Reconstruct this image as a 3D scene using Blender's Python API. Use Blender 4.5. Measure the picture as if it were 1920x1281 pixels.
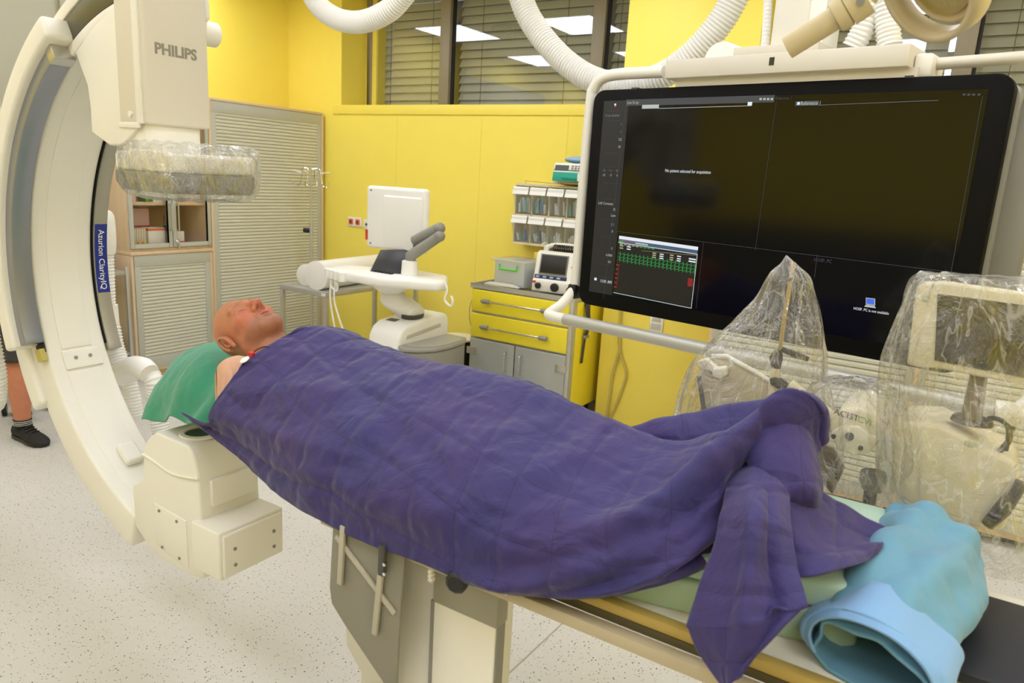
import bpy, bmesh, math, random
import numpy as np
from mathutils import Vector, Matrix, noise
random.seed(7)
D=bpy.data; SC=bpy.context.scene; COL=SC.collection
for o in list(D.objects): D.objects.remove(o)
PI=math.pi
# ------------------------------------------------------------------ camera
FPX,PITCH,ROLL,YAW,CAMH=1371.6,math.radians(12.634),math.radians(3.306),math.radians(31.918),1.6
fw=np.array([-math.sin(YAW)*math.cos(PITCH),math.cos(YAW)*math.cos(PITCH),-math.sin(PITCH)])
rt0=np.array([math.cos(YAW),math.sin(YAW),0.]); up0=np.cross(rt0,fw)
rt=math.cos(ROLL)*rt0+math.sin(ROLL)*up0; up=-math.sin(ROLL)*rt0+math.cos(ROLL)*up0
CP=np.array([0,0,CAMH])
cam=D.cameras.new('camera'); co=D.objects.new('camera',cam); COL.objects.link(co)
cam.sensor_width=36; cam.lens=FPX/1920*36; cam.clip_start=.05
co.matrix_world=Matrix(((rt[0],up[0],-fw[0],CP[0]),(rt[1],up[1],-fw[1],CP[1]),(rt[2],up[2],-fw[2],CP[2]),(0,0,0,1)))
cam.dof.use_dof=True; cam.dof.focus_distance=2.4; cam.dof.aperture_fstop=5.0
SC.camera=co
# ------------------------------------------------------------------ world, exposure
w=D.worlds.new('world'); SC.world=w; w.use_nodes=True
w.node_tree.nodes['Background'].inputs[0].default_value=(.55,.68,.9,1)
w.node_tree.nodes['Background'].inputs[1].default_value=.35
SC.view_settings.view_transform='Standard'; SC.view_settings.look='None'; SC.view_settings.gamma=1
SC.view_settings.use_curve_mapping=False; SC.view_settings.exposure=0.0
LAMP_STRENGTH=9.3
SC.cycles.transparent_max_bounces=32
# ------------------------------------------------------------------ pixel -> point (1920x1281 frame)
def ray(x,y): return rt*(x-960)/FPX-up*(y-640.5)/FPX+fw
def at_y(x,y,Y): d=ray(x,y); return CP+d*(Y/d[1])
def at_x(x,y,X): d=ray(x,y); return CP+d*(X/d[0])
def at_z(x,y,Z): d=ray(x,y); return CP+d*((Z-CAMH)/d[2])
# ------------------------------------------------------------------ materials
def lin(c):
    return tuple(((v/255)/12.92 if v<=10 else ((v/255+.055)/1.055)**2.4) for v in c)
MATS={}
def mat(name,rgb,rough=.5,metal=0,var=.04,scale=6,bump=0,bscale=60,spec=.5,coat=0,sheen=0,trans=0,emit=0,stretch=None):
    if name in MATS: return MATS[name]
    m=D.materials.new(name); m.use_nodes=True; nt=m.node_tree; N=nt.nodes; L=nt.links
    b=N['Principled BSDF']; c=lin(rgb)
    b.inputs['Roughness'].default_value=rough; b.inputs['Metallic'].default_value=metal
    b.inputs['Specular IOR Level'].default_value=spec; b.inputs['Coat Weight'].default_value=coat
    b.inputs['Sheen Weight'].default_value=sheen
    tc=N.new('ShaderNodeTexCoord'); src=tc.outputs['Object']
    if stretch:
        mp=N.new('ShaderNodeMapping'); mp.inputs['Scale'].default_value=stretch; L.new(src,mp.inputs[0]); src=mp.outputs[0]
    n=N.new('ShaderNodeTexNoise'); n.inputs['Scale'].default_value=scale; n.inputs['Detail'].default_value=4; L.new(src,n.inputs['Vector'])
    mx=N.new('ShaderNodeMix'); mx.data_type='RGBA'
    mx.inputs['A'].default_value=(*[max(0,v*(1-var*1.6)) for v in c],1); mx.inputs['B'].default_value=(*[min(1,v*(1+var*1.6)) for v in c],1)
    L.new(n.outputs['Fac'],mx.inputs['Factor']); L.new(mx.outputs['Result'],b.inputs['Base Color'])
    if bump:
        n2=N.new('ShaderNodeTexNoise'); n2.inputs['Scale'].default_value=bscale; n2.inputs['Detail'].default_value=5; L.new(src,n2.inputs['Vector'])
        bp=N.new('ShaderNodeBump'); bp.inputs['Strength'].default_value=bump; bp.inputs['Distance'].default_value=.01
        L.new(n2.outputs['Fac'],bp.inputs['Height']); L.new(bp.outputs[0],b.inputs['Normal'])
    if trans: b.inputs['Transmission Weight'].default_value=trans
    if emit:
        L.new(mx.outputs['Result'],b.inputs['Emission Color']); b.inputs['Emission Strength'].default_value=emit
    MATS[name]=m; return m
def facing(nt,lo,hi,power,normal=None):
    """reflectance that grows towards grazing angles, same from both sides"""
    N=nt.nodes; L=nt.links; lw=N.new('ShaderNodeLayerWeight'); lw.inputs[0].default_value=.5
    if normal is not None: L.new(normal,lw.inputs['Normal'])
    p=N.new('ShaderNodeMath'); p.operation='POWER'; p.inputs[1].default_value=power; L.new(lw.outputs['Facing'],p.inputs[0])
    m=N.new('ShaderNodeMath'); m.operation='MULTIPLY_ADD'; m.inputs[1].default_value=hi-lo; m.inputs[2].default_value=lo; m.use_clamp=True; L.new(p.outputs[0],m.inputs[0]); return m.outputs[0]
def film(name,dens=.25,tint=(255,255,255),rough=.12,refl=1.0,bump=.6,bscale=14,crease_glint=0.,stretch=(1,1,.3)):
    """thin clear plastic: mostly see-through, a little milky, glossy wrinkles"""
    if name in MATS: return MATS[name]
    m=D.materials.new(name); m.use_nodes=True; nt=m.node_tree; N=nt.nodes; L=nt.links; N.remove(N['Principled BSDF'])
    out=N['Material Output']; c=(*lin(tint),1)
    tr=N.new('ShaderNodeBsdfTransparent'); tr.inputs[0].default_value=(.97,.97,.95,1)
    df=N.new('ShaderNodeBsdfDiffuse'); df.inputs[0].default_value=c
    tl=N.new('ShaderNodeBsdfTranslucent'); tl.inputs[0].default_value=c
    gl=N.new('ShaderNodeBsdfGlossy'); gl.inputs['Roughness'].default_value=rough
    tc=N.new('ShaderNodeTexCoord')
    n=N.new('ShaderNodeTexNoise'); n.inputs['Scale'].default_value=bscale; n.inputs['Detail'].default_value=6; n.inputs['Roughness'].default_value=.65; n.inputs['Distortion'].default_value=1.2
    L.new(tc.outputs['Object'],n.inputs['Vector'])
    bp=N.new('ShaderNodeBump'); bp.inputs['Strength'].default_value=bump; bp.inputs['Distance'].default_value=.03; L.new(n.outputs['Fac'],bp.inputs['Height'])
    for g in (gl,): L.new(bp.outputs[0],g.inputs['Normal'])
    a=N.new('ShaderNodeMixShader'); a.inputs[0].default_value=.5; L.new(df.outputs[0],a.inputs[1]); L.new(tl.outputs[0],a.inputs[2])
    cr=N.new('ShaderNodeTexNoise'); cr.inputs['Scale'].default_value=bscale*1.1; cr.inputs['Detail'].default_value=3; cr.inputs['Distortion'].default_value=2.0; mpp=N.new('ShaderNodeMapping'); mpp.inputs['Scale'].default_value=stretch; mpp.inputs['Rotation'].default_value=(.12,.18,.1); L.new(tc.outputs['Object'],mpp.inputs[0]); L.new(mpp.outputs[0],cr.inputs['Vector'])
    r1=N.new('ShaderNodeMath'); r1.operation='SUBTRACT'; r1.inputs[1].default_value=.5; L.new(cr.outputs['Fac'],r1.inputs[0]); r2=N.new('ShaderNodeMath'); r2.operation='ABSOLUTE'; L.new(r1.outputs[0],r2.inputs[0])
    r3=N.new('ShaderNodeMapRange'); r3.interpolation_type='SMOOTHSTEP'; r3.inputs[1].default_value=.0; r3.inputs[2].default_value=.028; r3.inputs[3].default_value=dens+crease_glint; r3.inputs[4].default_value=dens; L.new(r2.outputs[0],r3.inputs[0])  # paler crease lines, white glints of the wrinkles painted into the density
    b=N.new('ShaderNodeMixShader'); L.new(r3.outputs[0],b.inputs[0]); L.new(tr.outputs[0],b.inputs[1]); L.new(a.outputs[0],b.inputs[2])
    e=N.new('ShaderNodeMixShader'); L.new(facing(nt,.07*refl,.8*refl,2.6,bp.outputs[0]),e.inputs[0]); L.new(b.outputs[0],e.inputs[1]); L.new(gl.outputs[0],e.inputs[2])
    L.new(e.outputs[0],out.inputs[0]); MATS[name]=m; return m
def emis(name,rgb,s):
    if name in MATS: return MATS[name]
    m=D.materials.new(name); m.use_nodes=True; b=m.node_tree.nodes['Principled BSDF']
    b.inputs['Base Color'].default_value=(.004,.004,.004,1); b.inputs['Emission Color'].default_value=(*lin(rgb),1); b.inputs['Emission Strength'].default_value=s
    MATS[name]=m; return m
# ------------------------------------------------------------------ mesh builder
def catmull(P,n):
    """resample control points (k,d) to n points along a Catmull-Rom curve"""
    P=np.asarray(P,float); k=len(P); Q=np.concatenate([(2*P[0]-P[1])[None],P,(2*P[-1]-P[-2])[None]])
    t=np.linspace(0,k-1,n); i=np.minimum(t.astype(int),k-2); s=(t-i).reshape(-1,*([1]*(P.ndim-1)))
    a,b,c,d=Q[i],Q[i+1],Q[i+2],Q[i+3]
    return .5*((2*b)+(-a+c)*s+(2*a-5*b+4*c-d)*s**2+(-a+3*b-3*c+d)*s**3)
def surf(G,nu,nv):
    G=np.asarray(G,float); A=catmull(G,nu); return np.swapaxes(catmull(np.swapaxes(A,0,1),nv),0,1)
class MB:
    def __init__(s): s.v=[]; s.f=[]
    def add(s,V,F):
        o=len(s.v); s.v+= [tuple(map(float,p)) for p in V]; s.f+=[tuple(o+i for i in q) for q in F]; return s
    def box(s,x0,x1,y0,y1,z0,z1,R=None,c=None):
        V=[(x,y,z) for x in (x0,x1) for y in (y0,y1) for z in (z0,z1)]
        if R is not None:
            c=Vector(c if c is not None else ((x0+x1)/2,(y0+y1)/2,(z0+z1)/2)); V=[R@(Vector(p)-c)+c for p in V]
        return s.add(V,[(0,1,3,2),(4,6,7,5),(0,4,5,1),(2,3,7,6),(0,2,6,4),(1,5,7,3)])
    def prism(s,pts,axis,a,b):
        n=len(pts)
        def mk(p,t): return {'x':(t,p[0],p[1]),'y':(p[0],t,p[1]),'z':(p[0],p[1],t)}[axis]
        V=[mk(p,a) for p in pts]+[mk(p,b) for p in pts]
        F=[tuple(range(n)),tuple(range(2*n-1,n-1,-1))]+[(i,i+n,(i+1)%n+n,(i+1)%n) for i in range(n)]
        return s.add(V,F)
    def grid(s,P,cu=False,cv=False,flip=False):
        P=np.asarray(P); nu,nv=P.shape[:2]; F=[]
        for i in range(nu if cu else nu-1):
            for j in range(nv if cv else nv-1):
                q=(i*nv+j,((i+1)%nu)*nv+j,((i+1)%nu)*nv+(j+1)%nv,i*nv+(j+1)%nv); F.append(q[::-1] if flip else q)
        return s.add(P.reshape(-1,3),F)
    def tube(s,path,r,n=8,cap=True,closed=False):
        P=np.asarray(path,float); k=len(P); r=np.broadcast_to(np.asarray(r,float),(k,))
        T=np.gradient(P,axis=0) if not closed else (np.roll(P,-1,0)-np.roll(P,1,0)); T/=np.linalg.norm(T,axis=1)[:,None]+1e-12
        u=np.cross(T[0],[0,0,1.]); 
        if np.linalg.norm(u)<.1: u=np.cross(T[0],[1.,0,0])
        u/=np.linalg.norm(u); R=[]
        for i in range(k):
            u=u-T[i]*(u@T[i]); u/=np.linalg.norm(u); v=np.cross(T[i],u)
            a=np.arange(n)*2*PI/n; R.append(P[i]+r[i]*(np.cos(a)[:,None]*u+np.sin(a)[:,None]*v))
        o=len(s.v); s.grid(np.array(R),cu=closed,cv=True,flip=True)
        if cap and not closed: s.f.append(tuple(o+i for i in range(n))); s.f.append(tuple(o+(k-1)*n+i for i in range(n-1,-1,-1)))
        return s
    def cyl(s,p0,p1,r0,r1=None,n=20):
        return s.tube([p0,p1],[r0,r0 if r1 is None else r1],n)
    def lathe(s,prof,org=(0,0,0),axis=(0,0,1),n=24,cap=True):
        a=np.array(axis,float); a/=np.linalg.norm(a); u=np.cross(a,[0,1.,0]) 
        if np.linalg.norm(u)<.1: u=np.cross(a,[1.,0,0])
        u/=np.linalg.norm(u); v=np.cross(a,u); t=np.arange(n)*2*PI/n
        R=np.array([np.array(org)+a*h+r*(np.cos(t)[:,None]*u+np.sin(t)[:,None]*v) for r,h in prof])
        o=len(s.v); s.grid(R,cv=True)
        if cap:
            k=len(prof); s.f.append(tuple(o+i for i in range(n-1,-1,-1))); s.f.append(tuple(o+(k-1)*n+i for i in range(n)))
        return s
    def ell(s,c,r,nu=20,nv=14,R=None):
        c=np.array(c,float); th=np.linspace(0,PI,nv); ph=np.arange(nu)*2*PI/nu
        P=np.array([[(r[0]*math.sin(t)*math.cos(p),r[1]*math.sin(t)*math.sin(p),r[2]*math.cos(t)) for p in ph] for t in th])
        if R is not None: P=P@np.array(R).T
        return s.grid(P+c,cv=True)
    def band(s,c,r0,r1,y0,y1,a0,a1,n=48):
        """arc of a ring in the XZ plane about c=(x,z)"""
        A=np.radians(np.linspace(a0,a1,n)); P=[]
        for a in A:
            ca,sa=math.cos(a),math.sin(a)
            P.append([(c[0]+r*ca,y,c[1]+r*sa) for r,y in ((r0,y0),(r0,y1),(r1,y1),(r1,y0))])
        o=len(s.v); s.grid(np.array(P),cv=True); s.f.append((o+3,o+2,o+1,o)); k=o+4*(n-1); s.f.append((k,k+1,k+2,k+3)); return s
    def build(s,name,m,parent=None,bevel=0,seg=2,smooth=True,ang=35,solid=0,local=False,fix=True,subd=0):
        me=D.meshes.new(name); me.from_pydata(s.v,[],s.f); me.update()
        return link(name,me,m,parent,bevel,seg,smooth,ang,solid,local,fix,subd)
def link(name,me,m,parent=None,bevel=0,seg=2,smooth=True,ang=35,solid=0,local=False,fix=True,subd=0):
    if fix:
        bm=bmesh.new(); bm.from_mesh(me); bmesh.ops.remove_doubles(bm,verts=bm.verts,dist=1e-6); bmesh.ops.recalc_face_normals(bm,faces=bm.faces)
        if bevel: 
            es=[e for e in bm.edges if len(e.link_faces)==2 and e.calc_face_angle(0)>math.radians(30)]
            bmesh.ops.bevel(bm,geom=es,offset=bevel,segments=seg,profile=.5,affect='EDGES',clamp_overlap=True)
        bm.to_mesh(me); bm.free()
    if smooth:
        me.polygons.foreach_set('use_smooth',[True]*len(me.polygons)); me.set_sharp_from_angle(angle=math.radians(ang))
    if m is not None: me.materials.append(m)
    o=D.objects.new(name,me); COL.objects.link(o)
    if parent is not None:
        o.parent=parent
        if not local: o.matrix_parent_inverse=(parent.matrix_basis if parent.parent is None else parent.parent.matrix_basis@parent.matrix_parent_inverse@parent.matrix_basis).inverted()
    if solid:
        md=o.modifiers.new('thickness','SOLIDIFY'); md.thickness=solid; md.offset=0
    if subd:
        md=o.modifiers.new('smooth','SUBSURF'); md.levels=subd; md.render_levels=subd
    return o
def thing(name,loc,label,cat,rotz=0,group=None):
    o=D.objects.new(name,None); COL.objects.link(o); o.empty_display_size=.05
    o.matrix_basis=Matrix.Translation(Vector(loc))@Matrix.Rotation(rotz,4,'Z')
    return tag(o,label,cat,group)
def tag(o,label,cat,group=None):
    o['label']=label; o['category']=cat
    if group: o['group']=group
    return o
def struct(o,label=None):
    o['kind']='structure'
    if label: o['label']=label
    return o
def copy_of(o,parent,M):
    c=o.copy(); COL.objects.link(c); c.parent=parent
    c.matrix_parent_inverse=o.matrix_parent_inverse.copy(); c.matrix_basis=M; return c
def text(name,body,size,M,m,parent,extrude=.0004,align='CENTER',bold=0.):
    cu=D.curves.new(name,'FONT'); cu.body=body; cu.size=size; cu.extrude=extrude; cu.align_x=align; cu.align_y='CENTER'; cu.resolution_u=3; cu.offset=bold
    t=D.objects.new(name,cu); COL.objects.link(t); bpy.context.view_layer.update()
    me=D.meshes.new_from_object(t.evaluated_get(bpy.context.evaluated_depsgraph_get())); D.objects.remove(t); D.curves.remove(cu)
    me.transform(M); me.name=name
    me.materials.clear()
    return link(name,me,m,parent,smooth=False,fix=False)
def frameM(org,ex,ey):
    """matrix whose local x,y are ex,ey (text lies in that plane)"""
    ex=Vector(ex).normalized(); ey=Vector(ey).normalized(); ez=ex.cross(ey)
    return Matrix(((ex.x,ey.x,ez.x,org[0]),(ex.y,ey.y,ez.y,org[1]),(ex.z,ey.z,ez.z,org[2]),(0,0,0,1)))
def hose(path,r,pitch=.013,n=14,k=4,amp=.07,ns=60):
    P=catmull(np.array(path,float),ns); L=np.r_[0,np.cumsum(np.linalg.norm(np.diff(P,axis=0),axis=1))]
    m=max(8,int(L[-1]/pitch*k)); s=np.linspace(0,L[-1],m); Q=np.stack([np.interp(s,L,P[:,i]) for i in range(3)],1)
    return MB().tube(Q,r*(1+amp*np.cos(s/pitch*2*PI)),n)
# ------------------------------------------------------------------ palette
YEL=mat('yellow_paint',(250,229,98),.5,var=.015,bump=.05,bscale=250)
YDR=mat('yellow_enamel',(242,222,50),.35,var=.01)
GRYW=mat('left_panel_grey',(176,172,150),.55,var=.02)
WHT=mat('white_plastic',(240,238,232),.4,var=.01)
CRM=mat('cream_plastic',(236,232,220),.42,var=.012)
CRD=mat('cream_enamel',(218,211,194),.42,var=.012)
BLK=mat('black_plastic',(22,21,19),.4)
DGR=mat('dark_grey_plastic',(70,70,66),.45)
MGR=mat('mid_grey_plastic',(138,136,128),.45)
STL=mat('brushed_steel',(196,195,190),.36,.6,var=.05,stretch=(1,1,30),bump=.05,bscale=30)
CHR=mat('chrome',(215,214,210),.12,1,var=.01)
ALU=mat('anodised_aluminium',(196,194,186),.35,.85,var=.02)
SLV=mat('silver_blue_metal',(150,153,162),.34,.55,var=.03)
WOOD=mat('pale_maple_veneer',(222,196,160),.45,var=.07,scale=3,stretch=(8,8,.6))
SLT=mat('grey_shutter_slat',(214,212,196),.42,var=.02)
SLG=mat('grey_shutter_frame',(190,190,178),.4,var=.02)
RUB=mat('black_rubber',(26,26,26),.6)
HOSE=mat('white_hose_plastic',(238,237,232),.38,var=.01)
RED=mat('red_plastic',(190,38,30),.4); ORG=mat('orange_plastic',(232,92,32),.4); GRN=mat('green_plastic',(20,150,90),.4)
# ------------------------------------------------------------------ room shell
XL,YB,XR,YF,ZC=-5.5,4.76,2.6,-3.0,3.06
def floor_mat():
    m=mat('speckled_vinyl',(210,207,200),.38,var=.02,scale=1.2); nt=m.node_tree; N=nt.nodes; L=nt.links; b=N['Principled BSDF']
    base=b.inputs['Base Color'].links[0].from_socket; tc=[n for n in N if n.type=='TEX_COORD'][0]
    prev=base
    for sc,th,keep,col in ((58,.15,.55,(66,66,72)),(105,.19,.55,(104,102,102)),(70,.14,.3,(236,234,228))):
        v=N.new('ShaderNodeTexVoronoi'); v.inputs['Scale'].default_value=sc
        nz=N.new('ShaderNodeTexNoise'); nz.inputs['Scale'].default_value=sc*2.5; nz.inputs['Detail'].default_value=1
        ad=N.new('ShaderNodeVectorMath'); ad.operation='MULTIPLY_ADD'; ad.inputs[1].default_value=(.012,.012,0); L.new(nz.outputs['Color'],ad.inputs[0]); L.new(tc.outputs['Object'],ad.inputs[2]); L.new(ad.outputs[0],v.inputs['Vector'])
        lt=N.new('ShaderNodeMath'); lt.operation='LESS_THAN'; lt.inputs[1].default_value=th; L.new(v.outputs['Distance'],lt.inputs[0])
        sx=N.new('ShaderNodeSeparateColor'); L.new(v.outputs['Color'],sx.inputs[0])
        gt=N.new('ShaderNodeMath'); gt.operation='GREATER_THAN'; gt.inputs[1].default_value=1-keep; L.new(sx.outputs[0],gt.inputs[0])
        mu=N.new('ShaderNodeMath'); mu.operation='MULTIPLY'; L.new(lt.outputs[0],mu.inputs[0]); L.new(gt.outputs[0],mu.inputs[1])
        mx=N.new('ShaderNodeMix'); mx.data_type='RGBA'; mx.inputs['B'].default_value=(*lin(col),1); L.new(mu.outputs[0],mx.inputs['Factor']); L.new(prev,mx.inputs['A']); prev=mx.outputs['Result']
    L.new(prev,b.inputs['Base Color']); return m
fl=struct(MB().box(XL-.2,XR+.2,YF-.2,5.4,-.08,0).build('floor',floor_mat(),smooth=False),'pale speckled vinyl floor')
a=at_z(935,1281,0); b=at_z(1070,1155,0); d=(b-a)/np.linalg.norm(b-a); nrm=np.array([-d[1],d[0],0])*.003; a=a-d*1.2; b=b+d*3
MB().add([a+nrm,a-nrm,b-nrm,b+nrm],[(0,1,2,3)]).build('weld_seam',mat('seam_line',(176,164,148),.5),fl,smooth=False,fix=False).location.z=.0008
struct(MB().box(XL-.2,XR+.2,YF-.2,5.4,ZC,ZC+.1).build('ceiling',mat('ceiling_white',(232,232,226),.7),smooth=False))
struct(MB().box(XL-.2,XL,YF,YB+.4,0,ZC).build('wall_left',YEL,smooth=False))
struct(MB().box(XR,XR+.2,YF,YB+.4,0,ZC).build('wall_right',YEL,smooth=False))
wf=struct(MB().box(XL,XR,YF-.2,YF,0,ZC).build('wall_front',YEL,smooth=False))
MB().box(XL,XR,YF,YF+.02,0,1.25).build('impact_panel',mat('grey_impact_panel',(120,120,116),.5),wf,smooth=False)
# back wall with two high windows, a pillar between them
SILL=2.125; W1=(-4.84,-2.06); W2=(-1.2,1.6); WT=3.045; YG=5.08
wb=MB().box(XL-.2,W1[0],YB,YB+.4,0,ZC).box(W1[0],W2[1],YB,YB+.4,0,SILL).box(W1[1],W2[0],YB,YB+.4,SILL,ZC).box(W2[1],XR+.2,YB,YB+.4,0,ZC).box(W1[0],W1[1],YB,YB+.4,WT,ZC).box(W2[0],W2[1],YB,YB+.4,WT,ZC)
wb=struct(wb.build('wall_back',YEL,smooth=False,fix=False),'bright yellow wall below the window')
MB().box(-4.93,-2.06,YB-.012,YB,SILL-.075,SILL).build('sill_board',YEL,wb,bevel=.002)
for x in (-4.2,-3.35,-2.6): MB().box(x-.0015,x+.0015,YB-.0015,YB,.1,SILL-.08).build('panel_joint',mat('yellow_joint',(238,214,96),.5),wb,smooth=False)
struct(MB().box(-2.062,-1.235,4.45,YB,0,ZC).build('wall_pillar',YEL,bevel=.004),'yellow square pillar between the windows')
struct(MB().box(XL,XL+.04,.9,2.78,0,2.75).box(XL,XL+.06,2.78,2.84,0,2.82).build('grey_panel_1',GRYW,bevel=.004),'grey flat panel on the left wall')  # flat grey slab with a thicker strip at its end
struct(MB().box(XL,XL+.015,2.84,YB,0,.1).build('baseboard_left',SLG,smooth=False)); struct(MB().box(XL,XR,YB-.015,YB,0,.1).build('baseboard_back',SLG,smooth=False))
# windows
FRM=mat('window_frame_grey',(150,142,128),.45,.2)
def glass_mat():
    m=D.materials.new('window_glass'); m.use_nodes=True; nt=m.node_tree; N=nt.nodes; L=nt.links; N.remove(N['Principled BSDF'])
    tr=N.new('ShaderNodeBsdfTransparent'); tr.inputs[0].default_value=(.9,.91,.88,1); gl=N.new('ShaderNodeBsdfGlossy'); gl.inputs['Roughness'].default_value=.004
    mx=N.new('ShaderNodeMixShader'); L.new(facing(nt,.16,1,4),mx.inputs[0]); L.new(tr.outputs[0],mx.inputs[1]); L.new(gl.outputs[0],mx.inputs[2]); L.new(mx.outputs[0],N['Material Output'].inputs[0]); return m
GLS=glass_mat(); BLD=mat('blind_slat_grey',(196,196,182),.5)
def window(name,x0,x1,mull,label):
    f=MB().box(x0,x1,YG-.03,YG+.05,SILL,SILL+.015).box(x0,x1,YG-.03,YG+.05,WT-.012,WT).box(x0,x0+.05,YG-.03,YG+.05,SILL,WT).box(x1-.05,x1,YG-.03,YG+.05,SILL,WT)
    for m_ in mull: f.box(m_-.05,m_+.05,YG-.045,YG+.05,SILL,WT)
    wn=struct(f.build(name,FRM,bevel=.004),label); e=[x0]+mull+[x1]
    sl=None
    for i in range(len(e)-1):
        a,b=e[i]+.05,e[i+1]-.05
        MB().add([(a,YG,SILL+.015),(b,YG,SILL+.015),(b,YG,WT-.012),(a,YG,WT-.012)],[(0,1,2,3)]).build('pane',GLS,wn,smooth=False,fix=False)
        MB().box(a,a+.02,YG-.012,YG+.02,SILL+.015,WT-.012).build('gasket',RUB,wn,smooth=False)
        R=Matrix.Rotation(math.radians(62),3,'X')
        z=SILL+.05; s0=MB().box(a+.01,b-.005,YG+.07,YG+.145,z-.001,z+.001,R=R).build('blind_slat',BLD,wn,smooth=False)
        k=1
        while z+k*.066<WT-.03:
            c=copy_of(s0,wn,Matrix.Translation((0,0,k*.066))); k+=1
        for t in (.2,.8):
            x=a+(b-a)*t; MB().tube([(x,YG+.055,SILL),(x,YG+.055,WT)],.0025,6).build('blind_cord',BLK,wn)
    return wn
window('window_1',W1[0]+.02,W1[1],[-3.95,-2.56],'high window with closed grey blinds left of the pillar')
window('window_2',W2[0],W2[1],[-.25,.75],'high window with grey blinds behind the big screen')
MB().box(-4.84,-4.72,YB+.3,YB+.42,SILL,WT).build('reveal_strip',YEL,wb,smooth=False)
MB().box(-5,2,5.6,5.62,1.9,3.1).build('sky_blocker',mat('blocker_grey',(60,62,60),.8),wb,smooth=False)  # unseen plane outside, added to block the sky behind the blinds
# ceiling light panels
def panel(x,y,lab):
    t=thing('ceiling_light',(x,y,ZC-.012),lab,'ceiling light',group='ceiling light panels')
    MB().box(x-.31,x+.31,y-.39,y+.39,ZC-.012,ZC-.001).build('frame',WHT,t,smooth=False)
    MB().box(x-.285,x+.285,y-.365,y+.365,ZC-.016,ZC-.0125).build('diffuser',emis('led_panel',(240,243,255),LAMP_STRENGTH),t,smooth=False)
for x in (-5.0,-3.55,-2.1,-.65,.8,2.0):
    for y in (3.56,1.8,.04,-1.7): panel(x,y,'square white LED panel set flush in the ceiling')
# round swirl air diffusers in the ceiling
for x,y in ((-4.28,3.56),(-2.83,3.56)):
    t=thing('air_diffuser',(x,y,ZC-.02),'round swirl air diffuser set in the ceiling','air vent',group='ceiling swirl vents')
    MB().lathe([(.25,0),(.25,.019),(.02,.019),(.02,0)],(x,y,ZC-.02)).build('plate',MGR,t)
    for k in range(16):
        a=k*PI/8; MB().box(-.008,.008,.07,.22,-.026,-.02,R=Matrix.Rotation(a,3,'Z'),c=(0,0,0)).build('blade',WHT,t,local=True,smooth=False).location=(0,0,.012)
# ------------------------------------------------------------------ left cabinets
XF=-5.03
def shutter(t,axis,f,a,b,z0,z1,pitch,lab=True):
    """roller shutter slats, one object each, sharing a mesh. axis 'y': plane x=f, runs a..b in y; axis 'x': plane y=f"""
    pr=[(0,0),(.006,.15*pitch),(.007,.55*pitch),(.004,.85*pitch),(0,.93*pitch),(-.004,.93*pitch),(-.004,0)]
    if axis=='y': m=MB().prism([(f+p,z0+q) for p,q in pr],'y',a,b)
    else: m=MB().prism([(f-p,z0+q) for p,q in pr],'x',a,b)
    s0=m.build('slat',SLT,t,smooth=False); k=1
    while z0+(k+1)*pitch<=z1+1e-6: copy_of(s0,t,Matrix.Translation((0,0,k*pitch))); k+=1
def carcass(t,x0,x1,y0,y1,z0,z1,th=.02,back=True,front='x'):
    MB().box(x0,x1,y0,y0+th,z0,z1).build('side_panel',WOOD,t,bevel=.002); MB().box(x0,x1,y1-th,y1,z0,z1).build('side_panel',WOOD,t,bevel=.002)
    MB().box(x0,x1,y0+th,y1-th,z1-th,z1).build('top_panel',WOOD,t,bevel=.002); MB().box(x0,x1,y0+th,y1-th,z0,z0+th).build('bottom_panel',WOOD,t,bevel=.002)
    MB().box(x0,x0+.01,y0+th,y1-th,z0+th,z1-th).build('back_panel',WOOD,t)
ZCAB=2.058
t=thing('shutter_cabinet',(-5.26,4.16,0),'tall maple cabinet with full-height grey roller shutter in the yellow corner','cabinet')
carcass(t,XL+.01,XF,3.585,4.735,.02,ZCAB)
MB().box(XF-.03,XF-.004,3.607,4.713,1.955,ZCAB-.022).build('header_rail',SLG,t,bevel=.002)
for y in (3.607,4.668): MB().box(XF-.03,XF-.004,y,y+.045,.1,1.955).build('guide_rail',SLG,t,bevel=.002)
shutter(t,'y',XF-.014,3.65,4.67,.1,1.985,.0262)
MB().box(XL+.02,XF-.03,3.6,4.72,0,.02).build('plinth',WOOD,t)
t=thing('glass_cabinet',(-5.26,3.26,.915),'upper maple cabinet with two grey-framed glass doors','cabinet')
carcass(t,XL+.01,XF-.02,2.925,3.583,.93,ZCAB)
for z in (1.255,1.6,1.85): MB().box(XL+.03,XF-.05,2.946,3.562,z,z+.024).build('shelf',WOOD,t,bevel=.002)
cg=D.materials.new('cabinet_glass'); cg.use_nodes=True; N=cg.node_tree.nodes; L=cg.node_tree.links; N.remove(N['Principled BSDF'])
tr=N.new('ShaderNodeBsdfTransparent'); tr.inputs[0].default_value=(.95,.94,.92,1); gl=N.new('ShaderNodeBsdfGlossy'); gl.inputs['Roughness'].default_value=.02
mx=N.new('ShaderNodeMixShader'); L.new(facing(cg.node_tree,.05,.9,4),mx.inputs[0]); L.new(tr.outputs[0],mx.inputs[1]); L.new(gl.outputs[0],mx.inputs[2]); L.new(mx.outputs[0],N['Material Output'].inputs[0]); MATS['cabinet_glass']=cg
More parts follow.
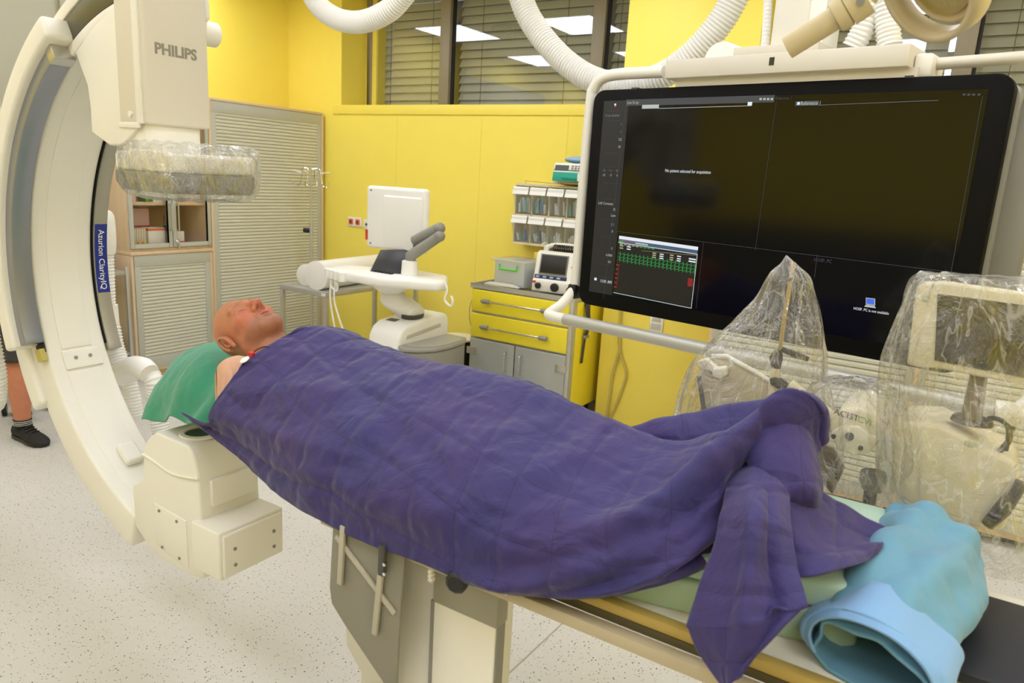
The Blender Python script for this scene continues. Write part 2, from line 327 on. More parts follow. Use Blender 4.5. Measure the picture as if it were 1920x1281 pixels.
for y0,y1,hy in ((2.93,3.252,3.235),(3.258,3.578,3.29)):
    f=MB()
    for b in ((y0,y0+.03,.955,2.03),(y1-.03,y1,.955,2.03),(y0+.03,y1-.03,.955,.985),(y0+.03,y1-.03,2.0,2.03)): f.box(XF-.02,XF,b[0],b[1],b[2],b[3])
    d_=f.build('door',SLG,t,bevel=.002); MB().add([(XF-.01,y0+.03,.985),(XF-.01,y1-.03,.985),(XF-.01,y1-.03,2.0),(XF-.01,y0+.03,2.0)],[(0,1,2,3)]).build('glass',cg,d_,smooth=False,fix=False)
    MB().tube([(XF,hy,1.08),(XF+.025,hy,1.08),(XF+.025,hy,1.27),(XF,hy,1.27)],.006,8).build('handle',ALU,d_)
MB().lathe([(.017,0),(.017,.012),(.008,.02)],(XF,3.285,.995),(1,0,0)).build('lock',CHR,t)
MB().box(XF+.012,XF+.015,3.29,3.298,.94,.985).build('key',CHR,t)
t=thing('roller_cabinet',(-5.26,3.26,0),'low maple cabinet with grey roller shutter beneath the glass doors','cabinet')
carcass(t,XL+.01,XF-.005,2.925,3.583,.04,.908)
MB().box(XL+.01,XF+.01,2.92,3.584,.908,.93).build('counter_board',WOOD,t,bevel=.003)
MB().box(XF-.03,XF,2.948,3.56,.825,.905).build('header_rail',SLG,t,bevel=.002); MB().box(XF-.03,XF,2.948,3.56,.06,.15).build('bottom_rail',SLG,t,bevel=.002)
for y in (2.948,3.515): MB().box(XF-.03,XF,y,y+.045,.15,.825).build('guide_rail',SLG,t,bevel=.002)
shutter(t,'y',XF-.014,2.99,3.516,.15,.85,.0262)
MB().box(XL+.02,XF-.04,2.93,3.57,0,.04).build('plinth',WOOD,t)
# boxes on the cabinet shelves
WP=mat('white_card',(232,226,214),.6,var=.02)
def carton(y,z,w,h,d,body,band,lab,bz=.55,bh=.3,x=None):
    x1=XF-.06 if x is None else x; o=thing('medicine_box',(x1-d/2,y+w/2,z),lab,'box')
    MB().box(x1-d,x1,y,y+w,z,z+h).build('carton',body,o,bevel=.0015)
    MB().box(x1-d-.0005,x1+.0006,y-.0005,y+w+.0005,z+h*bz,z+h*(bz+bh)).build('printed_band',band,o,smooth=False); return o
PNK=mat('pale_pink_card',(228,190,186),.6); YLC=mat('yellow_card',(225,205,60),.6); GRC=mat('green_card',(96,140,60),.6); BLC=mat('blue_card',(70,130,190),.6); NAV=mat('navy_card',(30,40,90),.5); ORC=mat('orange_card',(226,120,40),.6); BGC=mat('beige_card',(208,196,170),.6); RDC=mat('red_card',(205,60,55),.6)
z1=1.279; z0=.952
carton(2.965,z1,.055,.1,.07,PNK,YLC,'narrow pink and yellow box on the glass cabinet shelf')
carton(3.09,z1,.055,.085,.1,GRC,WP,'green and white box beside the white one on the glass cabinet shelf')
carton(3.15,z1,.09,.09,.09,WP,GRC,'white box with green top band on the glass cabinet shelf',.8,.12)
carton(3.3,z1,.02,.1,.03,BLC,NAV,'slim blue vial box with navy cap behind the right glass door',.7,.32)
carton(3.41,z1,.12,.088,.09,PNK,BLC,'pale pink box with a thin blue stripe behind the right glass door',.72,.07)
carton(3.33,z1,.08,.12,.06,BGC,WP,'beige box standing behind the blue vial box',.3,.4,x=XF-.2)
carton(3.0,z1,.07,.12,.06,BGC,YLC,'beige box at the back of the upper glass cabinet shelf',.3,.2,x=XF-.25)
for k in range(6):
    carton(2.975+k*.018,z0,.015,.14,.12,BGC,YLC if k%2 else ORC,'thin beige folder box in the row by the left glass door',.1,.2)['group']='thin folder boxes in the glass cabinet'
carton(3.1,z0,.13,.14,.1,WP,ORC,'white carton with an orange top label in the glass cabinet',.86,.12)
carton(3.31,z0,.075,.11,.1,WP,RDC,'white box with a red patch below the right door handle',.08,.25)
carton(3.09,z0+.02,.12,.25,.06,PNK,RDC,'pink carton with red dot behind the white carton',.3,.2,x=XF-.22)
carton(3.0,z0+.02,.08,.27,.05,BGC,BLC,'tall beige carton at the back of the lower glass shelf',.8,.1,x=XF-.24)
carton(3.34,z0+.02,.06,.2,.05,BGC,BLC,'beige carton behind the red patch box',.4,.2,x=XF-.2)
# steel trolley by the cabinet side, with a basin and baskets
t=thing('steel_trolley',(-5.12,2.68,0),'steel tube trolley on castors beside the maple cabinet','trolley')
TX=(-5.42,-5.0); TY=(2.56,2.87)
for z in (.2,.78): MB().box(TX[0],TX[1],TY[0],TY[1],z,z+.025).build('tray_shelf',STL,t,bevel=.004)
def castor(t,x,y,r=.05):
    w=MB().lathe([(r*.4,-.011),(r,-.011),(r,.011),(r*.4,.011)],(x,y,r),(.5,.86,0)).build('castor',RUB,t); MB().lathe([(r*.55,-.014),(r*.55,.014)],(x,y,r),(.5,.86,0)).build('hub',MGR,w); MB().cyl((x,y,r+.01),(x,y,2*r+.03),.012).build('castor_stem',CHR,t)
for x in TX:
    for y in TY: MB().box(x-.012,x+.012,y-.012,y+.012,.12,.84).build('post',STL,t,bevel=.003); castor(t,x,y)
o=tag(MB().lathe([(.09,0),(.13,.02),(.14,.07),(.125,.07),(.08,.02)],(-5.2,2.68,.806)).build('white_basin',WHT),'white plastic basin on the steel trolley','basin')
for k in range(3): tag(MB().lathe([(.12,0),(.14,.02),(.145,.035),(.13,.035),(.11,.01)],(-5.2,2.68,.8775+k*.022)).build('paper_bowl',mat('kraft_pulp',(190,150,96),.8)),'brown pulp bowl stacked in the basin','bowl','stacked pulp bowls')
tag(MB().box(-5.36,-5.1,2.55,2.8,.2255,.36).build('teal_linen_pack',mat('teal_cloth',(80,150,150),.8),bevel=.02),'folded teal linen pack on the lower trolley shelf','linen')
# stool on castors behind the standing person
t=thing('rolling_stool',(-4.98,2.13,0),'rolling stool with black castors behind the standing person','stool')
for a in range(5):
    an=a*2*PI/5+.35; x,y=-4.98+.2*math.cos(an),2.13+.2*math.sin(an)
    MB().tube([(-4.98,2.13,.13),(x,y,.115)],.014,8).build('base_leg',CHR,t); castor(t,x,y,.04)
MB().cyl((-4.98,2.13,.11),(-4.98,2.13,.5),.02).build('gas_column',CHR,t); MB().lathe([(.14,0),(.18,.02),(.18,.05),(.15,.07)],(-4.98,2.13,.5)).build('seat',BLK,t)
# ------------------------------------------------------------------ IV pole
x,y=-4.82,4.4
t=thing('iv_pole',(x,y,0),'slim steel infusion pole with hooks before the roller shutter','iv pole')
MB().cyl((x,y,.08),(x,y,1.12),.0125).build('lower_tube',STL,t); MB().cyl((x,y,1.1),(x,y,1.575),.008).build('upper_tube',STL,t)
MB().cyl((x,y,1.02),(x,y,1.13),.018).build('clamp_collar',STL,t); MB().cyl((x-.015,y-.01,1.06),(x-.06,y-.03,1.06),.02).build('clamp_knob',BLK,t)
for a in range(4):
    an=a*PI/2+.5; c,s_=math.cos(an),math.sin(an)
    MB().tube(catmull([(x,y,1.57),(x+.07*c,y+.07*s_,1.575),(x+.085*c,y+.085*s_,1.5),(x+.1*c,y+.1*s_,1.44),(x+.14*c,y+.14*s_,1.43),(x+.15*c,y+.15*s_,1.47)],24),.004,6).build('hook_arm',CHR,t)
    MB().tube([(x+.08*c,y+.08*s_,1.54),(x+.16*c,y+.16*s_,1.555)],.0045,6).build('hook',WHT,t)
for a in range(5):
    an=a*2*PI/5; MB().tube([(x,y,.1),(x+.17*math.cos(an),y+.17*math.sin(an),.08)],.012,8).build('foot',STL,t); castor(t,x+.17*math.cos(an),y+.17*math.sin(an),.03)
# ------------------------------------------------------------------ steel table with bolsters
t=thing('steel_table',(-4.03,4.0,0),'plain steel instrument table carrying two white bolsters','table')
X0,X1,Y0,Y1=-4.27,-3.79,3.59,4.6
MB().box(X0,X1,Y0,Y1,.705,.74).build('table_top',STL,t,bevel=.003)
for x in (X0+.015,X1-.015):
    for y in (Y0+.015,Y1-.015): MB().box(x-.015,x+.015,y-.015,y+.015,0,.705).build('leg',STL,t,bevel=.002)
MB().box(X0,X1,Y0,Y0+.02,.15,.17).build('stretcher',STL,t); MB().box(X1-.045,X1-.005,Y0-.001,Y0,.712,.732).build('inventory_tag',WP,t,smooth=False)
FAB=mat('white_vinyl',(238,235,226),.5,var=.02,bump=.15,bscale=40)
def bolster(p,q,r,lab):
    p=np.array(p); q=np.array(q); d=q-p; l=np.linalg.norm(d); t=thing('bolster',(*((p+q)/2)[:2],.74),lab,'bolster')
    MB().lathe([(r-.012,0),(r-.003,.003),(r,.012),(r,l-.012),(r-.003,l-.003),(r-.012,l)],p,d,32).build('cover',FAB,t)
    MB().tube([p+d/l*.006+r*.985*(math.cos(a)*np.cross(d/l,[0,0,1])+math.sin(a)*np.array([0,0,1])) for a in np.arange(32)*2*PI/32],.004,6,closed=True).build('piping',FAB,t)
bolster((-3.915,3.61,.843),(-4.0,4.4,.843),.102,'larger white vinyl bolster lying on the steel table')
bolster((-4.115,3.69,.817),(-4.22,4.4,.817),.0765,'smaller white vinyl bolster at the table corner')
# ------------------------------------------------------------------ wall sockets
def socket(p,n,insert,lab,cables=False):
    x,z=p; t=thing('wall_socket',(x,YB-.006,z),lab,'socket')
    MB().box(x-.04*n,x+.04*n,YB-.012,YB,z-.04,z+.04).build('cover_plate',WHT,t,bevel=.004)
    for k in range(n):
        xc=x-.04*(n-1)+k*.08; i=MB().box(xc-.024,xc+.024,YB-.018,YB-.011,z-.024,z+.024).build('insert',insert,t,bevel=.003)
        MB().lathe([(.012,0),(.012,.003)],(xc,YB-.0185,z),(0,-1,0),14).build('pin_hole',DGR,i)
socket((-4.66,1.14),2,ORG,'double orange power socket on the yellow wall')
socket((-4.51,1.13),1,WHT,'single white wall socket beside the orange ones')
socket((-4.4,1.12),1,GRN,'green wall socket half hidden by the ultrasound monitor')
# ------------------------------------------------------------------ ultrasound console
def q(x,y,Y): return tuple(at_y(x,y,Y))
K=.935
def q(x,y,Y): return tuple(at_y(x,y,Y*K))
t=thing('ultrasound_machine',(-3.0,3.6,0),'white ultrasound console seen from behind, with monitor on grey folding arm','ultrasound machine')
BX0,BX1,BY0,BY1=-3.17,-2.915,3.35,3.87
prf=[(BY0,.06),(BY0,.5),(BY0+.01,.58),(BY0+.04,.635),(BY0+.1,.665),(BY1-.08,.7),(BY1-.03,.69),(BY1,.65),(BY1,.06)]
MB().prism(prf,'x',BX0,BX1).build('base_housing',WHT,t,bevel=.025,seg=4)
MB().prism([(BY0+.08,.575),(BY0+.085,.6),(BY1-.1,.635),(BY1-.095,.61)],'x',BX1-.002,BX1+.004).build('carry_slot',mat('pale_grey_plastic',(196,192,180),.4),t,bevel=.003)
MB().box(BX0+.06,BX0+.13,BY0+.11,BY0+.16,.66,.672,R=Matrix.Rotation(.09,3,'X')).build('rating_label',DGR,t,smooth=False)
tp=np.array([(BX1,BY0+.02),(BX1+.06,BY0-.01),(BX1+.14,BY0+.03),(BX1+.2,BY0+.12),(BX1+.215,BY0+.25),(BX1+.2,BY0+.42),(BX1+.15,BY0+.5),(BX1,BY0+.5)])
MB().prism([tuple(p) for p in tp],'z',.1,.52).build('storage_bin',MGR,t,bevel=.012,seg=3)
c_=tp.mean(0)
MB().prism([tuple(c_+(p-c_)*1.05) for p in tp],'z',.52,.55).build('tray_rim',mat('tray_grey',(150,148,140),.4),t,bevel=.012,seg=3); MB().prism([tuple(c_+(p-c_)*.88) for p in tp],'z',.5505,.554).build('tray_well',mat('tray_grey_light',(164,162,152),.35),t,smooth=False)
ang_=math.atan2(.09,.06)
for nm,u,w_,z0_,z1_,m_ in (('bin_door',.0,.16,.2,.46,MGR),('bin_latch',.06,.03,.3,.42,DGR)):
    MB().box(BX1+.17-w_/2+u*.3,BX1+.17+w_/2+u*.3,BY0+.062,BY0+.075,z0_,z1_,R=Matrix.Rotation(.95,3,'Z'),c=(BX1+.17,BY0+.075,.3)).build(nm,m_,t,bevel=.004)
for x in (BX0+.06,BX1-.06):
    for y in (BY0+.09,BY1-.09): castor(t,x,y,.055)
p0=np.array(q(768,592,3.85)); p1=np.array(q(722,560,3.75)); p0[0]=min(p0[0],BX1-.09); 
MB().tube(catmull([p0+[.07,0,0],p0+[0,0,.03],(p0+p1)/2+[0,0,.035],p1+[-.02,0,.03]],16),np.array([.05,.085,.09,.09,.09,.09,.09,.09,.09,.09,.09,.09,.088,.08,.07,.045])*.82,16).build('swing_arm',WHT,t)
MB().lathe([(.07,0),(.078,.02),(.078,.03)],(p0[0]+.02,p0[1],.675)).build('swivel_ring',DGR,t)
MB().lathe([(.06,0),(.11,.03),(.13,.06),(.13,.08)],(p1[0]+.05,p1[1],p1[2]+.045)).build('panel_pivot',WHT,t)
cpn=[(x*K,y*K) for x,y in [(-3.78,3.62),(-3.5,3.5),(-3.2,3.5),(-3.0,3.6),(-2.86,3.66),(-2.85,3.74),(-3.0,3.95),(-3.4,4.0),(-3.74,3.75)]]
zc=q(720,525,3.6)[2]
cp=MB().prism(cpn,'z',zc-.033,zc+.033).build('control_panel',WHT,t,bevel=.025,seg=3)
for k in range(4): MB().lathe([(.027,0),(.029,.01),(.029,.055),(.02,.06)],((-3.74+.065*k)*K,(3.57-.022*k)*K,zc-.033)).build('probe_holder',WHT,cp)
for k in range(5): MB().box(-3.18+k*.033,-3.157+k*.033,3.4,3.43,zc+.033,zc+.043).build('key',BLK,cp,bevel=.003)
for x,y in ((-2.83*K,3.7*K),(-3.7*K,3.55*K)): MB().tube(catmull([(x,y,zc+.02),(x+.015,y,zc-.02),(x,y,zc-.08),(x+.045,y,zc-.11),(x+.06,y,zc-.08),(x+.045,y,zc-.05)],20),.007,8).build('cable_hook',WHT,cp)
for dx,sw in ((0,0),(.04,.06)): MB().tube(catmull([(-3.46+dx,3.32,zc-.05),(-3.45+dx,3.31,zc-.2),(-3.38+dx+sw,3.32,zc-.5),(-3.3+dx+sw,3.36,.1)],24),.006,6).build('probe_cable',WHT,t)
a,b,c,d=[np.array(q(*p)) for p in ((690,516,3.62),(758,512,3.72),(772,467,3.86),(713,468,3.76))]; nn=np.cross(b-a,d-a); nn=nn/np.linalg.norm(nn)*.012
MB().add([a,b,c,d,a-nn,b-nn,c-nn,d-nn],[(0,1,2,3),(4,7,6,5),(0,4,5,1),(1,5,6,2),(2,6,7,3),(3,7,4,0)]).build('touch_screen',BLK,t,bevel=.004)
nk=np.array(q(768,512,3.72)); MB().lathe([(.055,-.02),(.05,.03),(.048,.075),(.03,.08)],nk).build('arm_post',WHT,t)
e0=np.array(q(770,480,3.72)); e1=np.array(q(824,443,3.78)); e2=np.array(q(824,428,3.8)); e3=np.array(q(776,452,3.78))
MB().tube([e0+[0,0,-.04],e0,e0+(e1-e0)*.2,e1],[.034,.036,.034,.032],12).build('lower_arm',MGR,t); MB().ell(e1,(.034,.038,.034)).build('elbow_joint',MGR,t); MB().tube([e2,e2*.8+e3*.2,e3],[.032,.036,.032],12).build('upper_arm',MGR,t); MB().ell(e2,(.035,.04,.035)).build('elbow_cap',MGR,t)
m0=np.array(q(687,463,3.86)); m1=np.array(q(800,352,3.86)); MX0,MX1,MZ0,MZ1=m0[0],m1[0],m0[2],m1[2]-.01; MY=3.86*K
MB().box(MX0,MX1,MY-.01,MY+.05,MZ0,MZ1).build('monitor_shell',WHT,t,bevel=.025,seg=4)
MB().box(MX0+.16,MX1-.02,MY-.024,MY,MZ0+.01,MZ1-.055).build('monitor_rear_cover',WHT,t,bevel=.012,seg=3)
MB().box(e3[0]-.03,e3[0]+.035,MY-.05,MY-.012,MZ0+.02,MZ0+.095).build('mount_bracket',DGR,t,bevel=.006)
MB().tube([(e3[0]+.03,MY-.06,MZ0+.06),(e3[0]-.02,MY-.07,MZ0),(e3[0]-.04,MY-.07,MZ0)],.006,8).build('tilt_lever',CHR,t)
MB().box(MX0-.0005,MX0+.02,MY-.0112,MY+.01,MZ0+.05,MZ0+.115).build('warning_sticker',RDC,t,smooth=False)
for z in (MZ0+.03,MZ1-.03): MB().lathe([(.007,0),(.007,.002)],(MX0+.045,MY-.01,z),(0,-1,0),12).build('screw',MGR,t)
# waste bin with black bag
t=thing('waste_bin',(-3.09,4.2,0),'small pedal bin with a black bag between console and yellow cart','waste bin')
bx,by=-3.09,4.2
rr=np.array([[(bx+(r*(1+.06*math.sin(7*a)+.03*math.sin(13*a)))*math.cos(a),by+(r*(1+.06*math.sin(7*a+1)))*math.sin(a),z) for a in np.arange(40)*2*PI/40] for r,z in ((.095,.02),(.105,.2),(.12,.36),(.135,.42),(.12,.44),(.1,.36))])

MB().grid(rr,cv=True).build('bin_bag',mat('black_bag',(24,24,26),.22,bump=.6,bscale=25),t)
MB().lathe([(.1,0),(.1,.18)],(bx,by,.001)).build('bin_body',WHT,t); MB().lathe([(.125,.43),(.14,.435),(.14,.447),(.125,.45)],(bx,by,0)).build('bin_ring',CRM,t)
# ------------------------------------------------------------------ yellow drawer cart
CX0,CX1,CY0,CY1=-2.925,-2.115,4.115,4.62
t=thing('drawer_cart',(-2.52,4.36,0),'steel medical cart with two yellow drawers and frosted doors','medical cart')
MB().box(CX0,CX1,CY0+.022,CY1,.1,.84).build('cart_body',STL,t,bevel=.004)
MB().box(CX1,CX1+.006,CY0+.05,CY1-.01,.1,.835).build('side_panel',YDR,t,bevel=.002); MB().box(CX0-.006,CX0,CY0+.03,CY1-.01,.1,.835).build('side_panel',YDR,t,bevel=.002)
tt=MB().box(CX0-.005,CX1+.005,CY0,CY1,.84,.85)
for b in ((CX0-.005,CX1+.005,CY0,CY0+.012),(CX0-.005,CX1+.005,CY1-.012,CY1),(CX0-.005,CX0+.008,CY0,CY1),(CX1-.008,CX1+.005,CY0,CY1)): tt.box(*b,.85,.872)
tt.build('tray_top',STL,t,bevel=.002)
for z0_,z1_ in ((.678,.832),(.497,.665)):
    dr=MB().box(CX0+.012,CX1-.03,CY0,CY0+.02,z0_,z1_).build('drawer',YDR,t,bevel=.008,seg=3)
    hz=z0_+.085; MB().cyl((CX0+.17,CY0-.035,hz),(CX1-.2,CY0-.035,hz),.007).build('handle_bar',CHR,dr)
    for x in (CX0+.15,CX1-.19): MB().tube([(x-.035,CY0-.03,hz),(x-.02,CY0-.035,hz),(x+.03,CY0-.035,hz)],[.01,.016,.015],12).box(x-.02,x+.01,CY0-.03,CY0+.001,hz-.01,hz+.01).build('handle_post',MGR,dr)
FRO=mat('frosted_acrylic',(168,170,164),.32,var=.03,coat=.2)
xm=(CX0+CX1)/2-.02
for x0,x1,hx in ((CX0+.012,xm-.004,xm-.06),(xm+.004,CX1-.03,xm+.06)):
    dr=MB().box(x0,x1,CY0,CY0+.012,.13,.485).build('door',FRO,t,bevel=.006,seg=3)
    MB().tube(catmull([(hx,CY0,.3),(hx,CY0-.03,.305),(hx,CY0-.03,.35),(hx,CY0-.03,.41),(hx,CY0-.03,.425),(hx,CY0,.43)],20),.0055,8).build('handle',ALU,dr)
for x in (CX0-.01,CX1-.1): MB().box(x,x+.08,CY0-.006,CY0,.37,.42).build('hinge',ALU,t,bevel=.002)
MB().box(CX1-.028,CX1,CY0-.001,CY0+.02,.1,.84).build('corner_post',STL,t,bevel=.002)
for x in (CX0+.08,CX1-.08):
    for y in (CY0+.08,CY1-.08): castor(t,x,y,.045)
MB().tube(catmull([(CX0-.01,4.2,.75),(CX0-.04,4.18,.72),(CX0-.045,4.18,.6),(CX0-.02,4.2,.5)],16),.005,6).build('side_hook',CHR,t)
# strap hanging on the cart side
t=thing('grey_strap',(CX1+.02,4.28,.5),'dark grey restraint strap hanging on the yellow cart side','strap')
for off,z1_ in ((0,.42),(.035,.6)):
    P=catmull([(CX1+.02,4.26+off,.83),(CX1+.03,4.25+off,.76),(CX1+.035,4.27+off*.6,.68),(CX1+.022,4.27+off*.3,.6),(CX1+.015,4.26,z1_)],24)
    MB().grid(np.stack([P+[0,-.014,0],P+[0,.014,0]],1)).build('webbing',mat('strap_grey',(74,72,66),.8),t,solid=.004)
MB().box(CX1+.012,CX1+.034,4.25,4.31,.59,.61).build('buckle',MGR,t,bevel=.003); MB().box(CX1+.006,CX1+.03,4.25,4.3,.8,.85).build('hook_clip',DGR,t,bevel=.004)
# things on the cart
CLR=film('clear_plastic_box',.55,(252,254,254),.1,1.0,.1,6)
t=thing('storage_box',(-2.67,4.33,.85),'clear plastic storage box with bright green handle on the cart','storage box')
sb=MB()
for b in ((-2.79,-2.55,4.2,4.203),(-2.79,-2.55,4.437,4.44),(-2.79,-2.787,4.2,4.44),(-2.553,-2.55,4.2,4.44)): sb.box(*b,.873,1.04)
sb.box(-2.79,-2.55,4.2,4.44,.873,.876).build('tub',CLR,t,smooth=False); MB().box(-2.81,-2.53,4.18,4.46,1.04,1.052).build('lid',CLR,t,bevel=.003)
MB().tube([(-2.74,4.185,1.02),(-2.74,4.18,.985),(-2.6,4.18,.985),(-2.6,4.185,1.02)],.007,8).build('handle',mat('lime_plastic',(90,205,50),.4),t)
tag(MB().box(-2.77,-2.6,4.22,4.3,.877,.98).build('supply_carton',WP,bevel=.002),'white printed carton inside the clear storage box','box'); tag(MB().box(-2.59,-2.56,4.22,4.4,.877,.99).build('supply_packet',mat('pale_blue_card',(190,212,225),.6),bevel=.004),'pale blue packet inside the clear storage box','packet')
tag(MB().box(-2.76,-2.6,4.32,4.42,.877,.95).build('gauze_pack',WP,bevel=.01),'white gauze pack at the back of the storage box','packet')
for k in range(4): tag(MB().box(-2.84+.01*k,-2.56-.015*k,4.145+.004*k,4.175+.002*k,.8735+.004*k,.877+.004*k).build('swab_sachet',WP,smooth=False),'flat white swab sachet lying before the storage box','sachet','white sachets on the cart')
def bottle(x,y,z,h,r,lab,cap=WHT,body=WHT,band=NAV):
    t=thing('bottle',(x,y,z),lab,'bottle'); MB().lathe([(r*.95,0),(r,.005),(r,h*.62),(r*.8,h*.72),(r*.35,h*.8),(r*.35,h*.86)],(x,y,z)).build('flask',body,t); MB().lathe([(r*.45,h*.84),(r*.45,h*.95),(r*.2,h)],(x,y,z)).build('cap',cap,t); MB().lathe([(r*1.01,h*.2),(r*1.01,h*.5)],(x,y,z),cap=False).build('label',band,t); return t
bottle(-2.56,4.5,.85,.31,.045,'white pump bottle of disinfectant beside the storage box',band=mat('blue_print',(150,170,205),.5))
MB().tube([(-2.56,4.5,1.15),(-2.56,4.47,1.165),(-2.56,4.43,1.155)],.007,8).build('spout',WHT,[o for o in D.objects if o.name=='bottle'][0])
tag(MB().box(-2.66,-2.6,4.5,4.56,.85,1.09).build('glove_box',mat('yellow_box',(232,200,70),.6),bevel=.002),'yellow carton behind the storage box','box')
# defibrillator
DM=Matrix.Translation((-2.31,4.3,.872))@Matrix.Rotation(math.radians(6),4,'Z')
t=D.objects.new('defibrillator',None); COL.objects.link(t); t.matrix_basis=DM; tag(t,'cream defibrillator with black display standing on the yellow cart','defibrillator')
prof=[(-.12,0),(-.12,.075),(-.1,.085),(-.065,.25),(-.03,.265),(.11,.25),(.12,.2),(.12,0)]
MB().prism(prof,'x',-.17,.17).build('case',CRM,t,bevel=.014,seg=3,local=True)
sl=Vector((0,.035,.165)).normalized()
def onslope(x0,x1,u0,u1,off=.0): 
    o=Vector((0,-.1,.085)); n=Vector((0,-.165,.035)).normalized()
    return [Vector((x,0,0))+o+sl*u+n*off for x,u in ((x0,u0),(x1,u0),(x1,u1),(x0,u1))]
def plate(p,name,m,par,x0,x1,u0,u1,th=.004):
    A=onslope(x0,x1,u0,u1,0)+onslope(x0,x1,u0,u1,th); return MB().add(A,[(0,1,2,3),(4,7,6,5),(0,4,5,1),(1,5,6,2),(2,6,7,3),(3,7,4,0)]).build(name,m,par,bevel=.002,local=True)
plate(0,'display_bezel',mat('grey_bezel',(120,118,110),.4),t,-.135,.065,.03,.165); plate(0,'display',BLK,t,-.125,.055,.04,.158,.006)
plate(0,'button_strip',mat('navy_strip',(34,44,80),.4),t,-.16,.07,-.002,.026); plate(0,'indicator',ORG,t,.09,.12,.09,.1,.006); plate(0,'alert_button',RDC,t,.13,.145,.085,.1,.006)
for k in range(4): plate(0,'soft_button',mat('pale_blue_key',(170,185,205),.4),t,-.15+.05*k,-.125+.05*k,.006,.018,.007)
for x,r in ((-.12,.02),(.0,.028)): MB().lathe([(r,0),(r,.015),(r*.6,.02)],(x,-.12,.04),(0,-1,0)).build('connector_port',BLK,t,local=True)
MB().tube([(.11,-.12,.035),(.11,-.15,.035),(.2,-.16,.03)],[.026,.024,.018],12).build('paddle_plug',BLK,t,local=True)
MB().box(-.165,-.14,-.123,-.119,.055,.07).build('red_mark',RDC,t,local=True)
P=[(-.09+.25*s_/60+.0,.02+.03*math.sin(s_*1.6),.285+.02*math.cos(s_*1.6)) for s_ in np.arange(0,61,.5)]
MB().tube(P,.0055,6).build('coiled_cord',BLK,t,local=True)
MB().tube(catmull([(-.15,.03,.25),(-.1,.03,.3),(.1,.03,.3),(.16,.03,.24)],20),.013,8).build('carry_handle',CRM,t,local=True)
# ------------------------------------------------------------------ tilt-bin rack on the wall
t=thing('tilt_bin_rack',(-2.52,4.68,1.12),'cream wall rack of clear tilt-out bins full of syringes','bin rack')
BX0,BX1,BY=-2.92,-2.2,4.6
IV=mat('ivory_plastic',(226,214,176),.45)
bk=MB().box(BX0,BX1,YB-.015,YB-.002,1.12,1.56)
for z in (1.13,1.335,1.553): bk.box(BX0,BX1,BY+.02,YB-.015,z-.008,z+.008)
for k in range(6): x=BX0+k*(BX1-BX0)/5; bk.box(x-.004,x+.004,BY+.02,YB-.015,1.13,1.553)
bk.build('rack_frame',IV,t,smooth=False)
w_=(BX1-BX0)/5; cont=[mat('syringe_teal',(90,170,165),.5),mat('syringe_blue',(110,140,200),.5),mat('packet_white',(225,228,226),.5),mat('needle_violet',(88,80,150),.5),mat('cap_aqua',(120,185,190),.5)]
BCL=film('clear_bin',.16,(240,240,236),.08,.9,.05,5)
for r_,zb in enumerate((1.14,1.345)):
    for k in range(5):
        x0=BX0+k*w_+.006; x1=x0+w_-.012; h=.185; f=MB()
        F0=[(BY+.02,zb),(BY-.035,zb+h),(BY+.11,zb+h),(BY+.11,zb)]
        A=[(x0,y,z) for y,z in F0]+[(x1,y,z) for y,z in F0]
        bn=MB().add(A,[(0,1,5,4),(0,3,2,1),(4,5,6,7),(0,4,7,3)]).build('tilt_bin',BCL,t,smooth=False)
        MB().add([(x0,BY-.037,zb+h-.045),(x1,BY-.037,zb+h-.045),(x1,BY-.02,zb+h+.008),(x0,BY-.02,zb+h+.008)],[(0,1,2,3)]).build('bin_flap',WHT,bn,solid=.003,smooth=False)
        for j in range(9):
            px=random.uniform(x0+.012,x1-.012); py=random.uniform(BY+.035,BY+.09); L_=random.uniform(.06,.13) if r_ else random.uniform(.04,.08)
            m_=cont[(k+j+r_*2)%5] if random.random()<.45 else cont[2]
            MB().cyl((px,py,zb+.01),(px+random.uniform(-.008,.008),py-.012,zb+.01+L_),random.uniform(.006,.01),n=8).build('syringe' if r_ else 'needle_cap',m_,bn)
MB().box(-2.6,-2.2,BY+.0,YB-.002,1.575,1.59).build('top_shelf',mat('pale_wood_shelf',(222,190,160),.5),t,bevel=.002)
MB().tube([(BX0+.05,BY+.08,1.565),(BX0+.05,BY+.06,1.58),(-2.5,BY+.06,1.57)],.003,6).build('wire_loop',CHR,t)
# socket rail glimpsed under the rack
t=thing('power_strip',(-2.5,YB-.02,1.06),'wall power strip with red and green sockets under the bin rack','power strip')
MB().box(-2.66,-2.2,YB-.04,YB,1.02,1.1).build('strip_housing',SLG,t,bevel=.004)
for x,m_ in ((-2.6,DGR),(-2.53,ORG),(-2.43,BLK),(-2.36,WHT),(-2.27,GRN)): MB().box(x-.025,x+.025,YB-.05,YB-.039,1.035,1.085).build('socket_insert',m_,t,bevel=.003)
